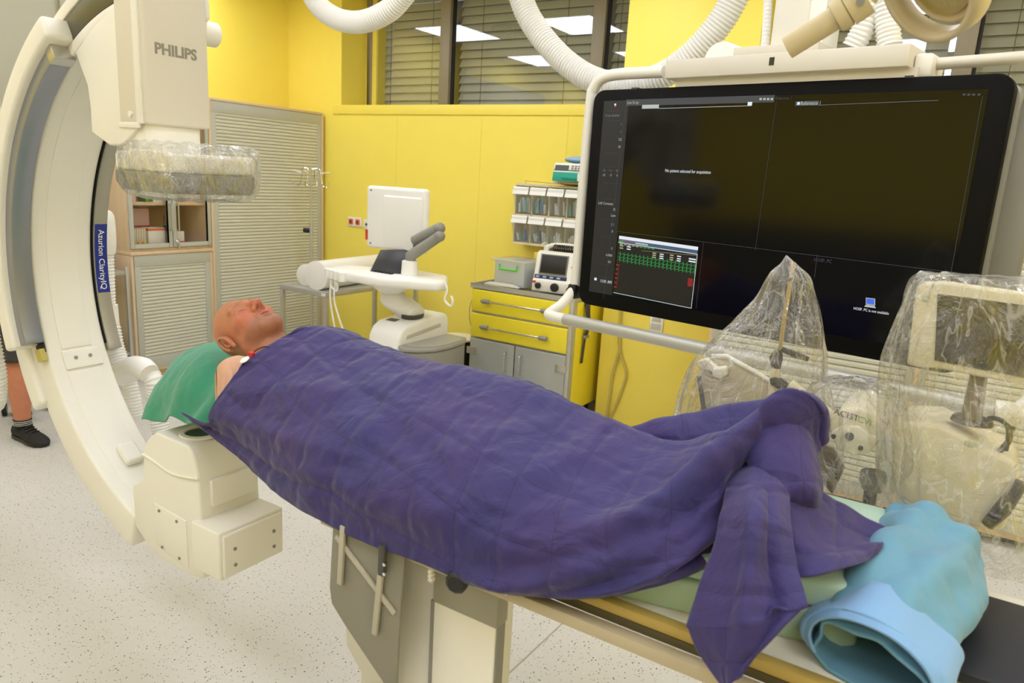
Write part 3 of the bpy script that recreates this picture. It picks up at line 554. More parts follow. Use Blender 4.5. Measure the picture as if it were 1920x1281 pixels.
# infusion pump
t=thing('infusion_pump',(-2.45,4.62,1.592),'teal and white infusion pump on the shelf over the bins','infusion pump')
TEL=mat('teal_plastic',(32,160,140),.4)
MB().prism([(4.54,0+1.592),(4.55,1.665),(4.57,1.715),(4.7,1.715),(4.7,1.592)],'x',-2.58,-2.31).build('pump_case',TEL,t,bevel=.008,seg=3)
MB().prism([(4.547,1.655),(4.568,1.7165),(4.572,1.7165),(4.552,1.655)],'x',-2.575,-2.315).build('fascia',WHT,t)
MB().prism([(4.5455,1.668),(4.558,1.702),(4.562,1.702),(4.55,1.668)],'x',-2.565,-2.46).build('lcd',DGR,t)
for i in range(3):
    for j in range(4): MB().box(-2.44+.026*j,-2.424+.026*j,4.545+.006*i,4.552+.006*i,1.664+.014*i,1.674+.014*i).build('pump_key',MGR,t,smooth=False)
MB().box(-2.5,-2.36,4.53,4.545,1.61,1.628).build('syringe_clamp',TEL,t,bevel=.004); MB().cyl((-2.36,4.53,1.6),(-2.36,4.53,1.65),.014).build('clamp_knob',WHT,t)
tag(MB().ell((-2.42,4.64,1.742),(.12,.05,.025)).build('infusion_bag',mat('clear_bag_blue',(150,180,225),.2,spec=.7)),'limp infusion bag lying on top of the pump','infusion bag')
# pillar socket and cables
t=thing('cable_outlet',(-1.675,4.44,.73),'white double outlet on the yellow pillar below the screen','socket')
MB().box(-1.72,-1.63,4.435,4.45,.67,.79).build('cover_plate',WHT,t,bevel=.008,seg=3); MB().box(-1.705,-1.645,4.43,4.437,.745,.77).build('label_slot',mat('pale_grey_plastic',(196,192,180),.4),t,bevel=.002); MB().box(-1.71,-1.64,4.43,4.437,.69,.73).build('jack_plate',mat('pale_grey_plastic',(196,192,180),.4),t,bevel=.002)
cm=mat('beige_cable',(196,178,96),.5)
for k,pts in enumerate(([(1165,575),(1162,610),(1160,640),(1165,670),(1174,700),(1168,725),(1155,760),(1142,785)],[(1164,575),(1161,620),(1162,650),(1155,680),(1148,705),(1143,740),(1138,775),(1136,790)])):
    P=[at_y(x,y,4.435-.004*k) for x,y in pts]; P[-1][2]=max(P[-1][2],.02)
    tag(MB().tube(catmull(P,40),.0085,8).build('loose_cable',cm),('thin beige cable bowing right down the yellow pillar','thin beige cable bowing left down the yellow pillar')[k],'cable')
# roller cabinets behind the screen
t=thing('shutter_cabinet',(0,4.35,0),'wide maple cabinet with grey roller shutters behind the big screen','cabinet')
MB().box(-1.2,1.6,4.05,4.44,.04,.08).build('bottom_panel',WOOD,t); MB().box(-1.2,1.6,4.02,4.44,2.03,2.05).build('top_panel',WOOD,t)
for x in (-1.2,-.17,.82,1.58): MB().box(x,x+.02,4.02,4.44,.08,2.03).build('side_panel',WOOD,t,bevel=.002)
MB().box(-1.2,1.6,4.43,4.44,.08,2.03).build('back_panel',WOOD,t); MB().box(-1.18,1.58,4.1,4.4,0,.04).build('plinth',DGR,t)
for x0,x1 in ((-1.18,-.17),(-.15,.82)):
    for a in (x0,x1-.035): MB().box(a,a+.035,4.02,4.05,.08,2.03).build('guide_rail',SLG,t,bevel=.002)
    MB().box(x0+.035,x1-.035,4.02,4.05,.08,.14).build('bottom_rail',SLG,t,bevel=.002)
    shutter(t,'x',4.035,x0+.03,x1-.03,.14,2.03,.032)
# ------------------------------------------------------------------ X-ray C-arm
CC=(-1.92,1.203); R0=.79; AY0,AY1=1.225,1.43
t=thing('x_ray_c_arm',(-3.3,1.33,0),'large cream angiography C-arm with silver rails around the patient head','c-arm'); CARM=t
arc=MB().band(CC,R0,R0+.13,AY0,AY1,94,252,90).build('arc_beam',CRM,t,bevel=.012,seg=3)
MB().band(CC,R0-.004,R0+.01,AY0+.05,AY1-.05,96,201,70).build('inner_cover',CRM,arc,bevel=.003)
MB().band(CC,R0-.003,R0+.01,AY0+.045,AY1-.045,207,249,40).build('lower_cover',CRM,arc,bevel=.003)
pl=MB().band(CC,R0-.008,R0+.005,AY0+.045,AY1-.03,201.5,206.5,8).build('cover_plate',CRM,arc,bevel=.003)
for y in (AY0+.085,AY1-.07):
    a=math.radians(203.7); MB().lathe([(.006,0),(.006,.004)],(CC[0]+(R0-.008)*math.cos(a),y,CC[1]+(R0-.008)*math.sin(a)),(-math.cos(a),0,-math.sin(a)),12).build('screw',MGR,pl)
MB().band(CC,R0-.03,R0,AY0+.085,AY1-.055,230,236.5,8).build('sensor_bump',CRM,arc,bevel=.012,seg=3)
# slotted outer track on the upper arc
MB().band(CC,R0+.03,R0+.1,AY0-.012,AY0,95,123,30).build('track_slot',mat('dark_track',(92,88,70),.4,.3),arc,bevel=.003)
MB().band(CC,R0+.1,R0+.135,AY0-.016,AY0,95,124,30).build('track_lip',CRM,arc,bevel=.005); MB().band(CC,R0-.004,R0+.03,AY0-.014,AY0,95,123,30).build('track_lip',CRM,arc,bevel=.008)
# sleeve that carries the arc
sl_=MB().band(CC,R0+.028,R0+.095,AY0-.085,AY0-.002,119,199,60).build('sleeve_cheek',CRM,t,bevel=.012,seg=3)
MB().band(CC,R0+.05,R0+.18,AY1+.002,AY1+.075,124,199,60).build('sleeve_cheek',CRM,t,bevel=.012,seg=3)
MB().band(CC,R0+.135,R0+.18,AY0-.01,AY1+.07,125,198,60).build('sleeve_back',CRM,t,bevel=.012,seg=3)
MB().band(CC,R0-.012,R0+.03,AY0-.062,AY0-.003,124,198.5,60).build('side_rail',SLV,t,bevel=.003)
MB().band(CC,R0-.016,R0+.032,AY0-.064,AY0-.002,121.5,124.2,6).build('rail_end_cap',ALU,t,bevel=.003)
fr_=MB().band(CC,R0-.012,R0+.05,AY1+.003,AY1+.05,124,203,60).build('side_rail',mat('rail_grey',(168,164,150),.36,.4),t,bevel=.003)
for y in (AY0-.003,AY1+.0015): MB().band(CC,R0-.004,R0+.06,y,y+.0015,124,201,60).build('rail_seal',RUB,t,smooth=False)
lb=MB().band(CC,R0-.0135,R0-.011,AY1+.004,AY1+.048,169,187.5,24).build('model_label',mat('royal_blue_label',(24,44,132),.35),t,smooth=False)
def bend_text(body,size,a_mid,yc,m,par,r):
    cu=D.curves.new('lettering','FONT'); cu.body=body; cu.size=size; cu.align_x='CENTER'; cu.align_y='CENTER'; cu.extrude=.0002; cu.resolution_u=3
    tx=D.objects.new('lettering',cu); COL.objects.link(tx); bpy.context.view_layer.update()
    me=D.meshes.new_from_object(tx.evaluated_get(bpy.context.evaluated_depsgraph_get())); D.objects.remove(tx)
    for v in me.vertices:
        a=math.radians(a_mid)+v.co.x/r; v.co=(CC[0]+(r-v.co.z)*math.cos(a),yc+v.co.y,CC[1]+(r-v.co.z)*math.sin(a))
    me.materials.clear(); return link('lettering',me,m,par,smooth=False,fix=False)
bend_text('Azurion ClarityIQ',.03,178.6,AY1+.026,WHT,lb,R0-.0141)
# rounded lower housing of the sleeve and the support arm running back to the stand
MB().band(CC,R0+.1,R0+.185,AY0-.02,AY1,198,212,16).build('sleeve_foot',CRM,t,bevel=.035,seg=5); MB().band(CC,R0+.0,R0+.035,AY0-.02,AY0-.002,200,203,6).build('rail_stop',mat('yellow_stop',(196,180,90),.4),t)
MB().box(-3.6,-2.98,1.2,1.48,1.05,1.32).build('support_arm',CRM,t,bevel=.03,seg=3); MB().box(-4.0,-3.55,1.15,1.55,.9,ZC-.05).build('stand_column',CRM,t,bevel=.03,seg=3); MB().box(-4.1,-3.45,1.05,1.65,ZC-.06,ZC-.002).build('ceiling_plate',MGR,t)
# tube housing below the table
TY=1.215; TF=1.425
def px(pts,Y): 
    r=[]
    for x,y in pts: p=at_y(x,y,Y); r.append((p[0],p[2]))
    return r
side=[(268,847),(273,830),(282,818),(292,811),(351,836),(359,847),(366,866),(372,897),(377,972),(381,1087),(360,1080),(330,1066),(300,1047),(276,1022),(262,1000),(253,986),(247,909),(268,902)]
tb=MB().prism(px(side,TY),'y',TY,TF).build('tube_housing',CRM,t,bevel=.008,seg=3)
seam=[(268,851),(280,858),(300,872),(322,887),(345,894),(373,898)]
P=[at_y(x,y,TY)+np.array([0,-.002,0]) for x,y in seam]; MB().tube(catmull(P,24),.004,6).build('housing_seam',mat('cream_seam',(240,236,222),.4),tb)
sx=at_y(374,930,TY)[0]
MB().box(sx-.01,sx+.012,TY+.035,TF-.02,at_y(378,970,TY)[2]+.02,at_y(374,905,TY)[2]-.005).build('front_cover',CRM,tb,bevel=.004)
a=at_y(290,945,TY); b=at_y(352,1060,TY); pan=[(290,943),(350,977),(355,1065),(296,1022)]
sp=MB().prism(px(pan,TY),'y',TY-.004,TY+.004).build('service_panel',CRM,tb,bevel=.002)
for x,y in ((301,957),(334,977),(307,1025),(339,1046)): MB().lathe([(.005,0),(.005,.003)],at_y(x,y,TY)-np.array([0,.004,0]),(0,-1,0),10).build('screw',MGR,sp)
x0=at_y(379,1040,TY)[0]-.02; x1=at_y(413,1040,TY-.02)[0]; zt=at_y(413,1004,TY-.02)[2]; zb=at_y(413,1092,TY-.02)[2]
ab=MB().box(x0,x1-.004,TY-.02,TF+.0,zb,zt).build('anode_box',CRM,t,bevel=.006,seg=3)
ed=MB().box(x1-.006,x1+.006,TY-.012,TF-.008,zb+.006,zt-.008).build('end_plate',CRM,ab,bevel=.006,seg=3)
for y in (TY+.025,TF-.045):
    for z in (zb+.04,zt-.06): MB().lathe([(.0055,0),(.0055,.003)],(x1+.006,y,z),(1,0,0),10).build('screw',MGR,ed)
cz=at_y(320,823,TY)[2]; cp_=at_z(372,812,cz+.005)
MB().lathe([(.062,0),(.06,.006),(.048,.008),(.046,.003)],(-1.912,1.3,cz-.001),n=36,cap=False).build('collimator_ring',CRM,t); MB().lathe([(.047,0),(.047,.001)],(-1.912,1.3,cz+.001),n=30).build('collimator_window',mat('recess_shade',(64,58,44),.15),t)  # dark disc: the shade of the open recess put into its colour
# image detector head
hd=[(140,97),(150,125),(163,160),(169,205),(171,248),(205,273),(230,272),(248,255),(258,236),(256,100),(248,-160),(215,-160),(215,10),(176,48)]
MB().prism(px(hd,AY0-.02),'y',AY0-.02,AY1-.06).build('detector_arm_cover',CRM,t,bevel=.006,seg=3)
fx=at_y(268,150,AY0-.02)[0]; fz=at_y(270,232,AY0-.02)[2]
ph=MB().box(fx-.12,fx+.012,AY0-.022,AY1-.03,fz,2.45).build('detector_housing',CRD,t,bevel=.008,seg=3)
MB().box(fx-.03,fx-.002,AY0-.028,AY0-.018,fz+.0,2.45).build('corner_trim',CRM,ph,bevel=.004)
MB().lathe([(.008,0),(.008,.008)],(fx-.06,AY0-.02,fz+.025),(0,-1,0),14).build('lock_screw',CRM,ph); MB().box(fx-.12,fx-.02,AY0-.026,AY0-.018,fz-.012,fz+.004).build('lower_trim',CRM,ph,bevel=.003)
MB().cyl((fx-.04,AY1-.04,at_y(390,62,AY1)[2]),(fx-.04,AY1+.03,at_y(390,62,AY1)[2]),.035,n=24).build('side_knob',CRM,ph)
tz=at_x(330,98,fx+.012)
text('lettering','PHILIPS',.04,frameM((fx+.0128,tz[1],tz[2]),(0,1,0),(0,0,1)),mat('brand_grey',(140,136,122),.4),ph,extrude=.0006,bold=.0011)
MB().box(fx-.14,fx-.005,AY0-.012,AY1-.045,fz-.09,fz+.02).build('detector_neck',CRM,t,bevel=.02,seg=3)
# flat detector slab with chamfered corner
DZ1,DZ0=1.612,1.507; DM_=1.56
dp=[(-2.05,1.16),(-1.83,1.15),(-1.775,1.185),(-1.765,1.4),(-1.8,1.43),(-2.05,1.45)]
dt=MB().prism(dp,'z',DM_,DZ1).build('detector_shell',CRM,t,bevel=.012,seg=3)
c_=np.mean(dp,0); lo=[tuple(c_+(np.array(p)-c_)*.93) for p in dp]; g=MB(); n=len(dp)
g.add([(*p,DM_) for p in dp]+[(*p,DM_-.03) for p in dp]+[(*p,DZ0) for p in lo],[tuple(range(n))]+[(i,(i+1)%n,(i+1)%n+n,i+n) for i in range(n)]+[(i+n,(i+1)%n+n,(i+1)%n+2*n,i+2*n) for i in range(n)]+[tuple(range(3*n-1,2*n-1,-1))])
g.build('detector_base',mat('detector_grey',(126,124,114),.4),t,bevel=.004)
MB().lathe([(.04,0),(.04,.014),(.03,.018)],(-1.985,1.21,DZ1-.012)).build('finger_recess',CRM,dt)
# hoses on the far side
hs=MB(); 
def hp(pts,Y): return [at_y(x,y,Y) for x,y in pts]
hose(hp([(196,430),(200,520),(202,575)],1.55),.028).build('cable_hose',HOSE,t); hose(hp([(206,610),(214,650),(228,690),(240,700)],1.55),.036).build('cable_hose',HOSE,t)
MB().tube(catmull(hp([(190,398),(194,410),(197,440),(198,475)],1.55),12),[.018,.03,.036,.038,.038,.038,.038,.038,.038,.038,.037,.034],14).build('hose_cap',WHT,t); MB().cyl(at_y(202,572,1.55),at_y(206,615,1.55),.036,n=18).build('hose_coupling',WHT,t)
MB().tube(catmull(hp([(228,706),(250,690),(268,690),(280,700)],1.56),14),[.04,.046,.05,.05,.048,.046,.044,.042,.042,.042,.041,.04,.04,.038],14).build('hose_elbow',WHT,t)
hose(hp([(268,690),(288,712),(292,750),(300,800),(312,840)],1.58),.034).build('cable_hose',HOSE,t); hose(hp([(240,710),(248,740),(255,780)],1.62),.03).build('cable_hose',HOSE,t)
hose([(-2.93,1.17,1.22),(-2.95,1.16,1.0),(-2.92,1.16,.8),(-2.98,1.17,.68),(-3.2,1.25,.7)],.042).build('stand_hose',HOSE,t); MB().box(-3.02,-2.86,1.12,1.2,1.15,1.33).build('hose_clamp',CRM,t,bevel=.015,seg=3)
# clear wrap over the detector
FLM=film('detector_wrap',.03,(250,250,245),.08,1.3,1.0,22,.5,(.6,1,.6))
t=thing('plastic_wrap',(-1.9,1.3,1.49),'clear plastic bag stretched over the flat detector','plastic cover')
th=np.arange(72)*2*PI/72; rings=[]
def supe(a,rx,ry): 
    k=(abs(math.cos(a))**5+abs(math.sin(a))**5)**(-.2); return np.array([rx*k*math.cos(a),ry*k*math.sin(a)])
for z,s_ in ((DZ1+.03,.8),(DZ1+.022,.93),(DZ1+.012,1.03),(DZ1-.01,1.045),(DM_,1.045),(DM_-.03,1.04),(DZ0,1.0),(DZ0-.012,.93),(DZ0-.02,.75),(DZ0-.02,.4),(DZ0-.018,.02)):
    ring=[]
    for a in th:
        e=supe(a,.143*s_,.148*s_); wv=.006*noise.noise(Vector((math.cos(a)*4,math.sin(a)*4,z*30)))+.003*math.sin(17*a+z*80)
        if e[0]>0 and e[1]<0: e=e*(1-.035*max(0,math.sin(2*(a-1.5*PI)))) 
        ring.append((-1.908+e[0]*(1+wv*2),1.298+e[1]*(1+wv*2),z+wv*.8*(1 if s_>.7 else .3)))
    rings.append(ring)
MB().grid(np.array(rings),cv=True).build('film',FLM,t,ang=60)
# ------------------------------------------------------------------ patient table
TZ=.87
t=thing('patient_table',(-.78,1.36,0),'floating angiography table with cream edge rail on a pedestal','patient table')
MB().prism([(-2.0,1.28),(-1.55,1.25),(-1.25,1.12),(1.2,1.12),(1.2,1.61),(-1.25,1.61),(-1.55,1.5),(-2.0,1.46)],'z',.84,TZ).build('table_top',mat('table_white',(232,226,210),.4),t,bevel=.012,seg=3)
MB().box(-1.15,-.02,1.098,1.124,.852,TZ+.004).build('yellowed_rim',mat('aged_yellow_rim',(182,156,82),.45),t,bevel=.006)
MB().box(-1.18,1.2,1.1,1.122,.836,.852).build('side_groove',mat('dark_groove',(84,76,50),.5),t,smooth=False)
MB().box(-1.15,1.2,1.072,1.1,.812,.836).build('accessory_rail',mat('beige_rail',(188,174,144),.45),t,bevel=.003); MB().box(-1.15,1.2,1.62,1.645,.815,.84).build('accessory_rail',mat('beige_rail',(188,174,144),.45),t,bevel=.003)
p0=at_y(814,1100,1.13); p1=at_y(930,1150,1.13)
MB().box(p0[0],p1[0],1.13,1.165,0,.70).build('pedestal_front',CRM,t,bevel=.004); MB().box(p0[0],p1[0]+.006,1.126,1.168,.70,.82).build('pedestal_collar',mat('collar_grey',(150,146,128),.45),t,bevel=.003)
MB().box(p1[0]-.002,p1[0]+.004,1.135,1.163,0,.70).build('side_strip',MGR,t); MB().box(p0[0]-.006,p0[0]+.002,1.128,1.14,0,.70).build('side_strip',MGR,t)
MB().box(p0[0]-.16,p0[0]+.05,1.15,1.4,0,.815).build('pedestal_body',CRM,t,bevel=.02,seg=3); MB().box(p0[0]-.16,p1[0],1.17,1.4,0,.04).build('foot_plate',MGR,t,bevel=.01)
MB().box(p0[0]-.5,p1[0]+.25,1.14,1.58,.815,.84).build('top_carriage',CRM,t,bevel=.006)
MB().tube([at_y(905,1078,1.08),at_y(930,1095,1.08),at_y(955,1112,1.08)],[.008,.009,.009],10).build('clamp_lever',CRM,t)
for k in range(3): MB().cyl(at_y(806,1068+k*8,1.09),at_y(812,1073+k*8,1.09),.007,n=12).build('hinge_knuckle',CRM,t)
kb=at_y(858,1090,1.045); MB().lathe([(.014,-.03),(.015,-.014),(.022,-.008),(.023,.008),(.016,.014)],kb,(.25,-1,0),10).build('lock_knob',BLK,t)
# lead curtain hanging from the rail
t=thing('lead_apron_panel',(-1.0,1.06,.5),'grey lead protection panel with metal bars hung from the table rail','lead shield')
pan=[(626,975),(619,1100),(623,1131),(650,1175),(717,1275),(735,1305),(744,1290),(752,1135),(761,1035)]
MB().prism(px(pan,1.065),'y',1.062,1.07).build('lead_sheet',mat('lead_rubber_grey',(136,132,118),.5,bump=.1,bscale=8),t,bevel=.003)
def bar(a,b,w,name,m,Y=1.058,th=.008):
    A=at_y(*a,Y); B=at_y(*b,Y); d=(B-A)/np.linalg.norm(B-A); n_=np.cross(d,[0,1,0])*w/2
    V=[A-n_,A+n_,B+n_,B-n_]; V+= [v+np.array([0,-th,0]) for v in V]
    return MB().add(V,[(0,1,2,3),(4,7,6,5),(0,4,5,1),(1,5,6,2),(2,6,7,3),(3,7,4,0)]).build(name,m,t,bevel=.0015)
BRM=mat('pale_grey_bar',(180,174,156),.4)
bar((646,985),(640,1094),.014,'hanger_bar',BRM); bar((719,1050),(705,1188),.014,'hanger_bar',BRM); bar((632,1004),(742,1150),.013,'cross_bar',BRM,1.0615,.006)
bk_=bar((722,1020),(720,1076),.016,'bracket',DGR,1.05,.012)
for y in (1058,1076): MB().lathe([(.004,0),(.004,.004)],at_y(722,y,1.038),(0,-1,0),10).build('bolt',CHR,bk_)
pan2=[(650,1170),(652,1210),(690,1281),(705,1310),(738,1310),(738,1160)]
t2=thing('lower_lead_flap',(-1.0,1.11,.3),'pale lower flap hanging behind the grey lead panel','lead shield'); MB().prism(px(pan2,1.11),'y',1.106,1.114).build('flap_sheet',mat('pale_flap',(206,202,186),.5),t2,bevel=.003); MB().box(-1.06,-1.0,1.116,1.122,.4,.812).build('flap_strap',mat('pale_flap',(206,202,186),.5),t2)
# ------------------------------------------------------------------ mattress, pads
GRNC=mat('pale_green_cloth',(174,200,176),.8,var=.05,bump=.2,bscale=20,sheen=.2)
mt=[(-1.95,1.29),(-1.55,1.25),(-1.2,1.14),(-.45,1.125),(-.1,1.2),(-.065,1.23),(-.06,1.6),(-1.2,1.6),(-1.55,1.5),(-1.95,1.46)]
tag(MB().prism(mt,'z',TZ+.001,.935).build('green_mattress',GRNC,bevel=.008,seg=3),'pale green covered mattress on the table under the blanket','mattress')
c0=[(-.55,1.132),(-.45,1.129),(-.1,1.204),(-.068,1.234),(-.063,1.598),(-.55,1.598)]
tag(MB().prism(c0,'z',.936,.985).build('leg_cushion',GRNC,bevel=.01,seg=3),'pale green wedge cushion beneath the patient feet','cushion')
tag(MB().box(.03,1.1,1.235,1.535,TZ+.001,.892).build('black_pad',mat('black_vinyl_pad',(30,30,38),.45,bump=.1,bscale=12),bevel=.006),'flat black vinyl pad at the foot of the table','pad')
# ------------------------------------------------------------------ patient
def sdf_head(p):
    x,y,z=np.abs(p[:,0]),p[:,1],p[:,2]
    def el(c,r):
        q_=np.stack([(x-c[0]),(y-c[1]),(z-c[2])],1); k0=np.linalg.norm(q_/np.array(r),axis=1); k1=np.linalg.norm(q_/np.array(r)**2,axis=1); return k0*(k0-1)/np.maximum(k1,1e-6)
    def cap(a,b,ra,rb):
        a=np.array(a);b=np.array(b); q_=np.stack([x,y,z],1)-a; d=b-a; h=np.clip(q_@d/(d@d),0,1); return np.linalg.norm(q_-h[:,None]*d,axis=1)-(ra+(rb-ra)*h)
    def su(a,b,k): h=np.clip(.5+.5*(b-a)/k,0,1); return b+(a-b)*h-k*h*(1-h)
    def ss(a,b,k): h=np.clip(.5-.5*(a+b)/k,0,1); return a+(-b-a)*h+k*h*(1-h)
    d=el((0,-.018,.04),(.076,.098,.086)); d=su(d,el((0,.018,-.03),(.064,.075,.085)),.04)
    d=su(d,el((0,.03,-.08),(.052,.055,.042)),.035); d=su(d,cap((.048,-.005,-.055),(.022,.07,-.1),.022,.018),.03)
    d=su(d,el((0,.078,-.1),(.022,.018,.017)),.03); d=su(d,el((.044,.06,-.03),(.024,.024,.02)),.03)
    d=su(d,cap((.008,.088,.022),(.045,.07,.026),.011,.009),.018)
    d=ss(d,el((.033,.103,-.0),(.02,.019,.014)),.016); d=su(d,el((.033,.074,-.002),(.019,.0135,.0125)),.006)
    d=su(d,cap((0,.086,.01),(0,.118,-.037),.008,.0135),.014); d=su(d,el((.014,.1,-.043),(.0105,.012,.0095)),.008)
    d=ss(d,el((.0075,.104,-.052),(.005,.007,.006)),.004)
    d=su(d,el((0,.09,-.07),(.026,.013,.008)),.012); d=su(d,el((0,.088,-.08),(.022,.013,.008)),.01); d=ss(d,el((0,.105,-.0745),(.026,.012,.0016)),.004)
    d=ss(d,el((0,.105,-.09),(.02,.014,.006)),.014)
    d=su(d,cap((0,-.03,-.06),(0,-.035,-.24),.058,.066),.03); d=su(d,cap((.03,-.01,-.09),(.025,.02,-.21),.018,.016),.03)
    return d
nu,nv=150,190
th_=np.linspace(.001,PI-.001,nu); ph_=np.arange(nv)*2*PI/nv
dirs=np.stack([np.outer(np.sin(th_),np.cos(ph_)),np.outer(np.sin(th_),np.sin(ph_)),np.outer(np.cos(th_),np.ones(nv))],2).reshape(-1,3)
cen=np.array([0,.012,-.015]); lo_=np.zeros(len(dirs)); 
rr_=np.full(len(dirs),.02)
for _ in range(90):
    d_=sdf_head(cen+dirs*rr_[:,None]); rr_=rr_+np.clip(-d_,-.01,.01)*.7; rr_=np.clip(rr_,.02,.22)
HV=cen+dirs*rr_[:,None]
hm=MB(); hm.grid(HV.reshape(nu,nv,3),cv=True,flip=True); nhead=len(hm.v)
# ears
def ear(sgn):
    E=MB(); c=np.array([sgn*.077,-.012,-.018])
    Tt=np.linspace(0,1,30); pth=[]
    for s_ in Tt:
        a=-.9+s_*5.0; pth.append(c+np.array([sgn*(.012+.008*math.sin(s_*PI)),-.019*math.cos(a)*1.0+(-.004),.03*math.sin(a)+.004]))
    E.tube(pth,.0048,8); E.ell(c+np.array([sgn*.006,0,.002]),(.005,.018,.03),16,12); E.ell(c+np.array([sgn*.012,.008,-.026]),(.006,.009,.011),12,10)
    E.tube(catmull([c+np.array([sgn*.011,-.009,.016]),c+np.array([sgn*.014,-.01,.0]),c+np.array([sgn*.013,-.002,-.014]),c+np.array([sgn*.012,.006,-.012])],12),.004,8); E.ell(c+np.array([sgn*.011,.013,-.004]),(.005,.004,.007),10,8); return E
for s_ in (1,-1): e_=ear(s_); hm.add(e_.v,e_.f)
HEAD_ROT=Matrix.Rotation(math.radians(9),3,'X')@Matrix.Rotation(math.radians(17),3,'Y')@Matrix(((0,0,-1),(-1,0,0),(0,1,0)))   # local right->-Y, front->+Z, up->-X
HC=Vector(at_y(464,618,1.33)); HS=.88
def h2w(v): return HC+HEAD_ROT@(Vector(v)*HS)
loc_=np.array(hm.v); hm.v=[tuple(h2w(v)) for v in hm.v]
# body under the blanket: tapered limbs and trunk remeshed to one skin
bd=MB()
def limb(pts,rad,n=12): bd.tube(catmull(pts,len(pts)*4),np.interp(np.linspace(0,1,len(pts)*4),np.linspace(0,1,len(rad)),rad),n); bd.ell(pts[0],[rad[0]]*3); bd.ell(pts[-1],[rad[-1]]*3)
X=HC.x
for s_ in (-1,1):
    limb([(X+.125,1.33+s_*.13,1.04),(X+.3,1.33+s_*.14,1.01),(X+.5,1.33+s_*.145,.99),(X+.72,1.33+s_*.145,.985)],[.062,.05,.044,.034]); bd.ell((X+.79,1.33+s_*.155,.975),(.06,.04,.022))
    limb([(X+.85,1.33+s_*.085,1.0),(X+1.15,1.33+s_*.08,1.0),(X+1.25,1.33+s_*.075,1.01),(X+1.38,1.35+s_*.07,1.02)],[.085,.066,.056,.042]); limb([(X+1.38,1.35+s_*.07,1.03),(X+1.39,1.37+s_*.07,1.09),(X+1.39,1.38+s_*.075,1.13)],[.038,.036,.026])
bd.ell((X+.35,1.33,1.03),(.2,.17,.105)); bd.ell((X+.6,1.33,1.02),(.2,.155,.1)); bd.ell((X+.8,1.33,1.0),(.14,.165,.09)); limb([(X+.1,1.33,1.04),(X+.2,1.33,1.03)],[.06,.075]); limb([(X+.14,1.22,1.035),(X+.14,1.44,1.035)],[.058,.058])
bo=bd.build('tmp_body',None); md=bo.modifiers.new('r','REMESH'); md.mode='VOXEL'; md.voxel_size=.011; md2=bo.modifiers.new('s','SMOOTH'); md2.factor=.6; md2.iterations=6
bpy.context.view_layer.update(); bme=D.meshes.new_from_object(bo.evaluated_get(bpy.context.evaluated_depsgraph_get())); D.objects.remove(bo)
nb=len(hm.v); hm.add([tuple(v.co) for v in bme.vertices],[tuple(p.vertices) for p in bme.polygons])
me=D.meshes.new('patient_body'); me.from_pydata(hm.v,[],hm.f); me.update()
ca=me.color_attributes.new('skin','FLOAT_COLOR','POINT'); col=np.zeros((len(hm.v),4)); col[:,3]=1
base=np.array(lin((188,124,92))); arm=np.array(lin((216,168,138))); red=np.array(lin((196,96,74))); stub=np.array(lin((132,92,76))); lip=np.array(lin((176,106,92))); brow=np.array(lin((120,82,60))); scalp=np.array(lin((194,134,102)))
x,y,z=np.abs(loc_[:,0]),loc_[:,1],loc_[:,2]; cc=np.tile(base,(len(loc_),1))
def mixin(mask,c,k): 
    m_=np.clip(mask,0,1)[:,None]*k; cc[:]=cc*(1-m_)+c*m_
g_=lambda c,r: np.exp(-(((x-c[0])/r[0])**2+((y-c[1])/r[1])**2+((z-c[2])/r[2])**2))
mixin((z-.05)/.05,scalp,.8); mixin(g_((.045,.07,-.035),(.03,.04,.03)),red,.6); mixin(g_((0,.115,-.035),(.02,.03,.03)),red,.4)
st=np.clip((-.055-z)/.02,0,1)*np.clip((y-.0)/.03,0,1)*np.clip((.16+z)/.05,0,1); mixin(st,stub,.55)
mixin(g_((0,.1,-.075),(.022,.03,.008)),lip,.9); mixin(g_((.034,.086,.021),(.022,.02,.0045)),brow,.45); mixin(g_((.033,.088,-.0085),(.016,.02,.0018)),np.array(lin((74,44,34))),1); mixin(g_((.082,-.01,-.015),(.012,.03,.04)),red,.35); mixin(g_((.0075,.108,-.051),(.004,.012,.005)),np.array(lin((70,34,28))),.9)
col[:len(loc_),:3]=cc; col[len(loc_):,:3]=arm; ca.data.foreach_set('color',col.ravel())
SKM=mat('skin',(200,140,110),.46,var=.05,scale=40,bump=.12,bscale=260,spec=.4); nt=SKM.node_tree; b_=nt.nodes['Principled BSDF']
vc=nt.nodes.new('ShaderNodeVertexColor'); vc.layer_name='skin'; mx=nt.nodes.new('ShaderNodeMix'); mx.data_type='RGBA'; mx.blend_type='MULTIPLY'; mx.inputs['Factor'].default_value=1
n3=nt.nodes.new('ShaderNodeTexNoise'); n3.inputs['Scale'].default_value=35; n3.inputs['Detail'].default_value=5; rp=nt.nodes.new('ShaderNodeMapRange'); rp.inputs[3].default_value=.82; rp.inputs[4].default_value=1.14
tc=nt.nodes.new('ShaderNodeTexCoord'); nt.links.new(tc.outputs['Object'],n3.inputs['Vector']); nt.links.new(n3.outputs['Fac'],rp.inputs[0]); nt.links.new(vc.outputs[0],mx.inputs['A']); nt.links.new(rp.outputs[0],mx.inputs['B']); nt.links.new(mx.outputs['Result'],b_.inputs['Base Color'])
b_.inputs['Subsurface Weight'].default_value=.12; b_.inputs['Subsurface Radius'].default_value=(.02,.007,.004); b_.inputs['Subsurface Scale'].default_value=.3
pt=thing('person',(HC.x+.8,1.33,TZ+.07),'bald man lying on his back with closed eyes under the blanket','person')
link('body',me,SKM,pt,ang=180,fix=False)
es=at_y(459,675,1.2)
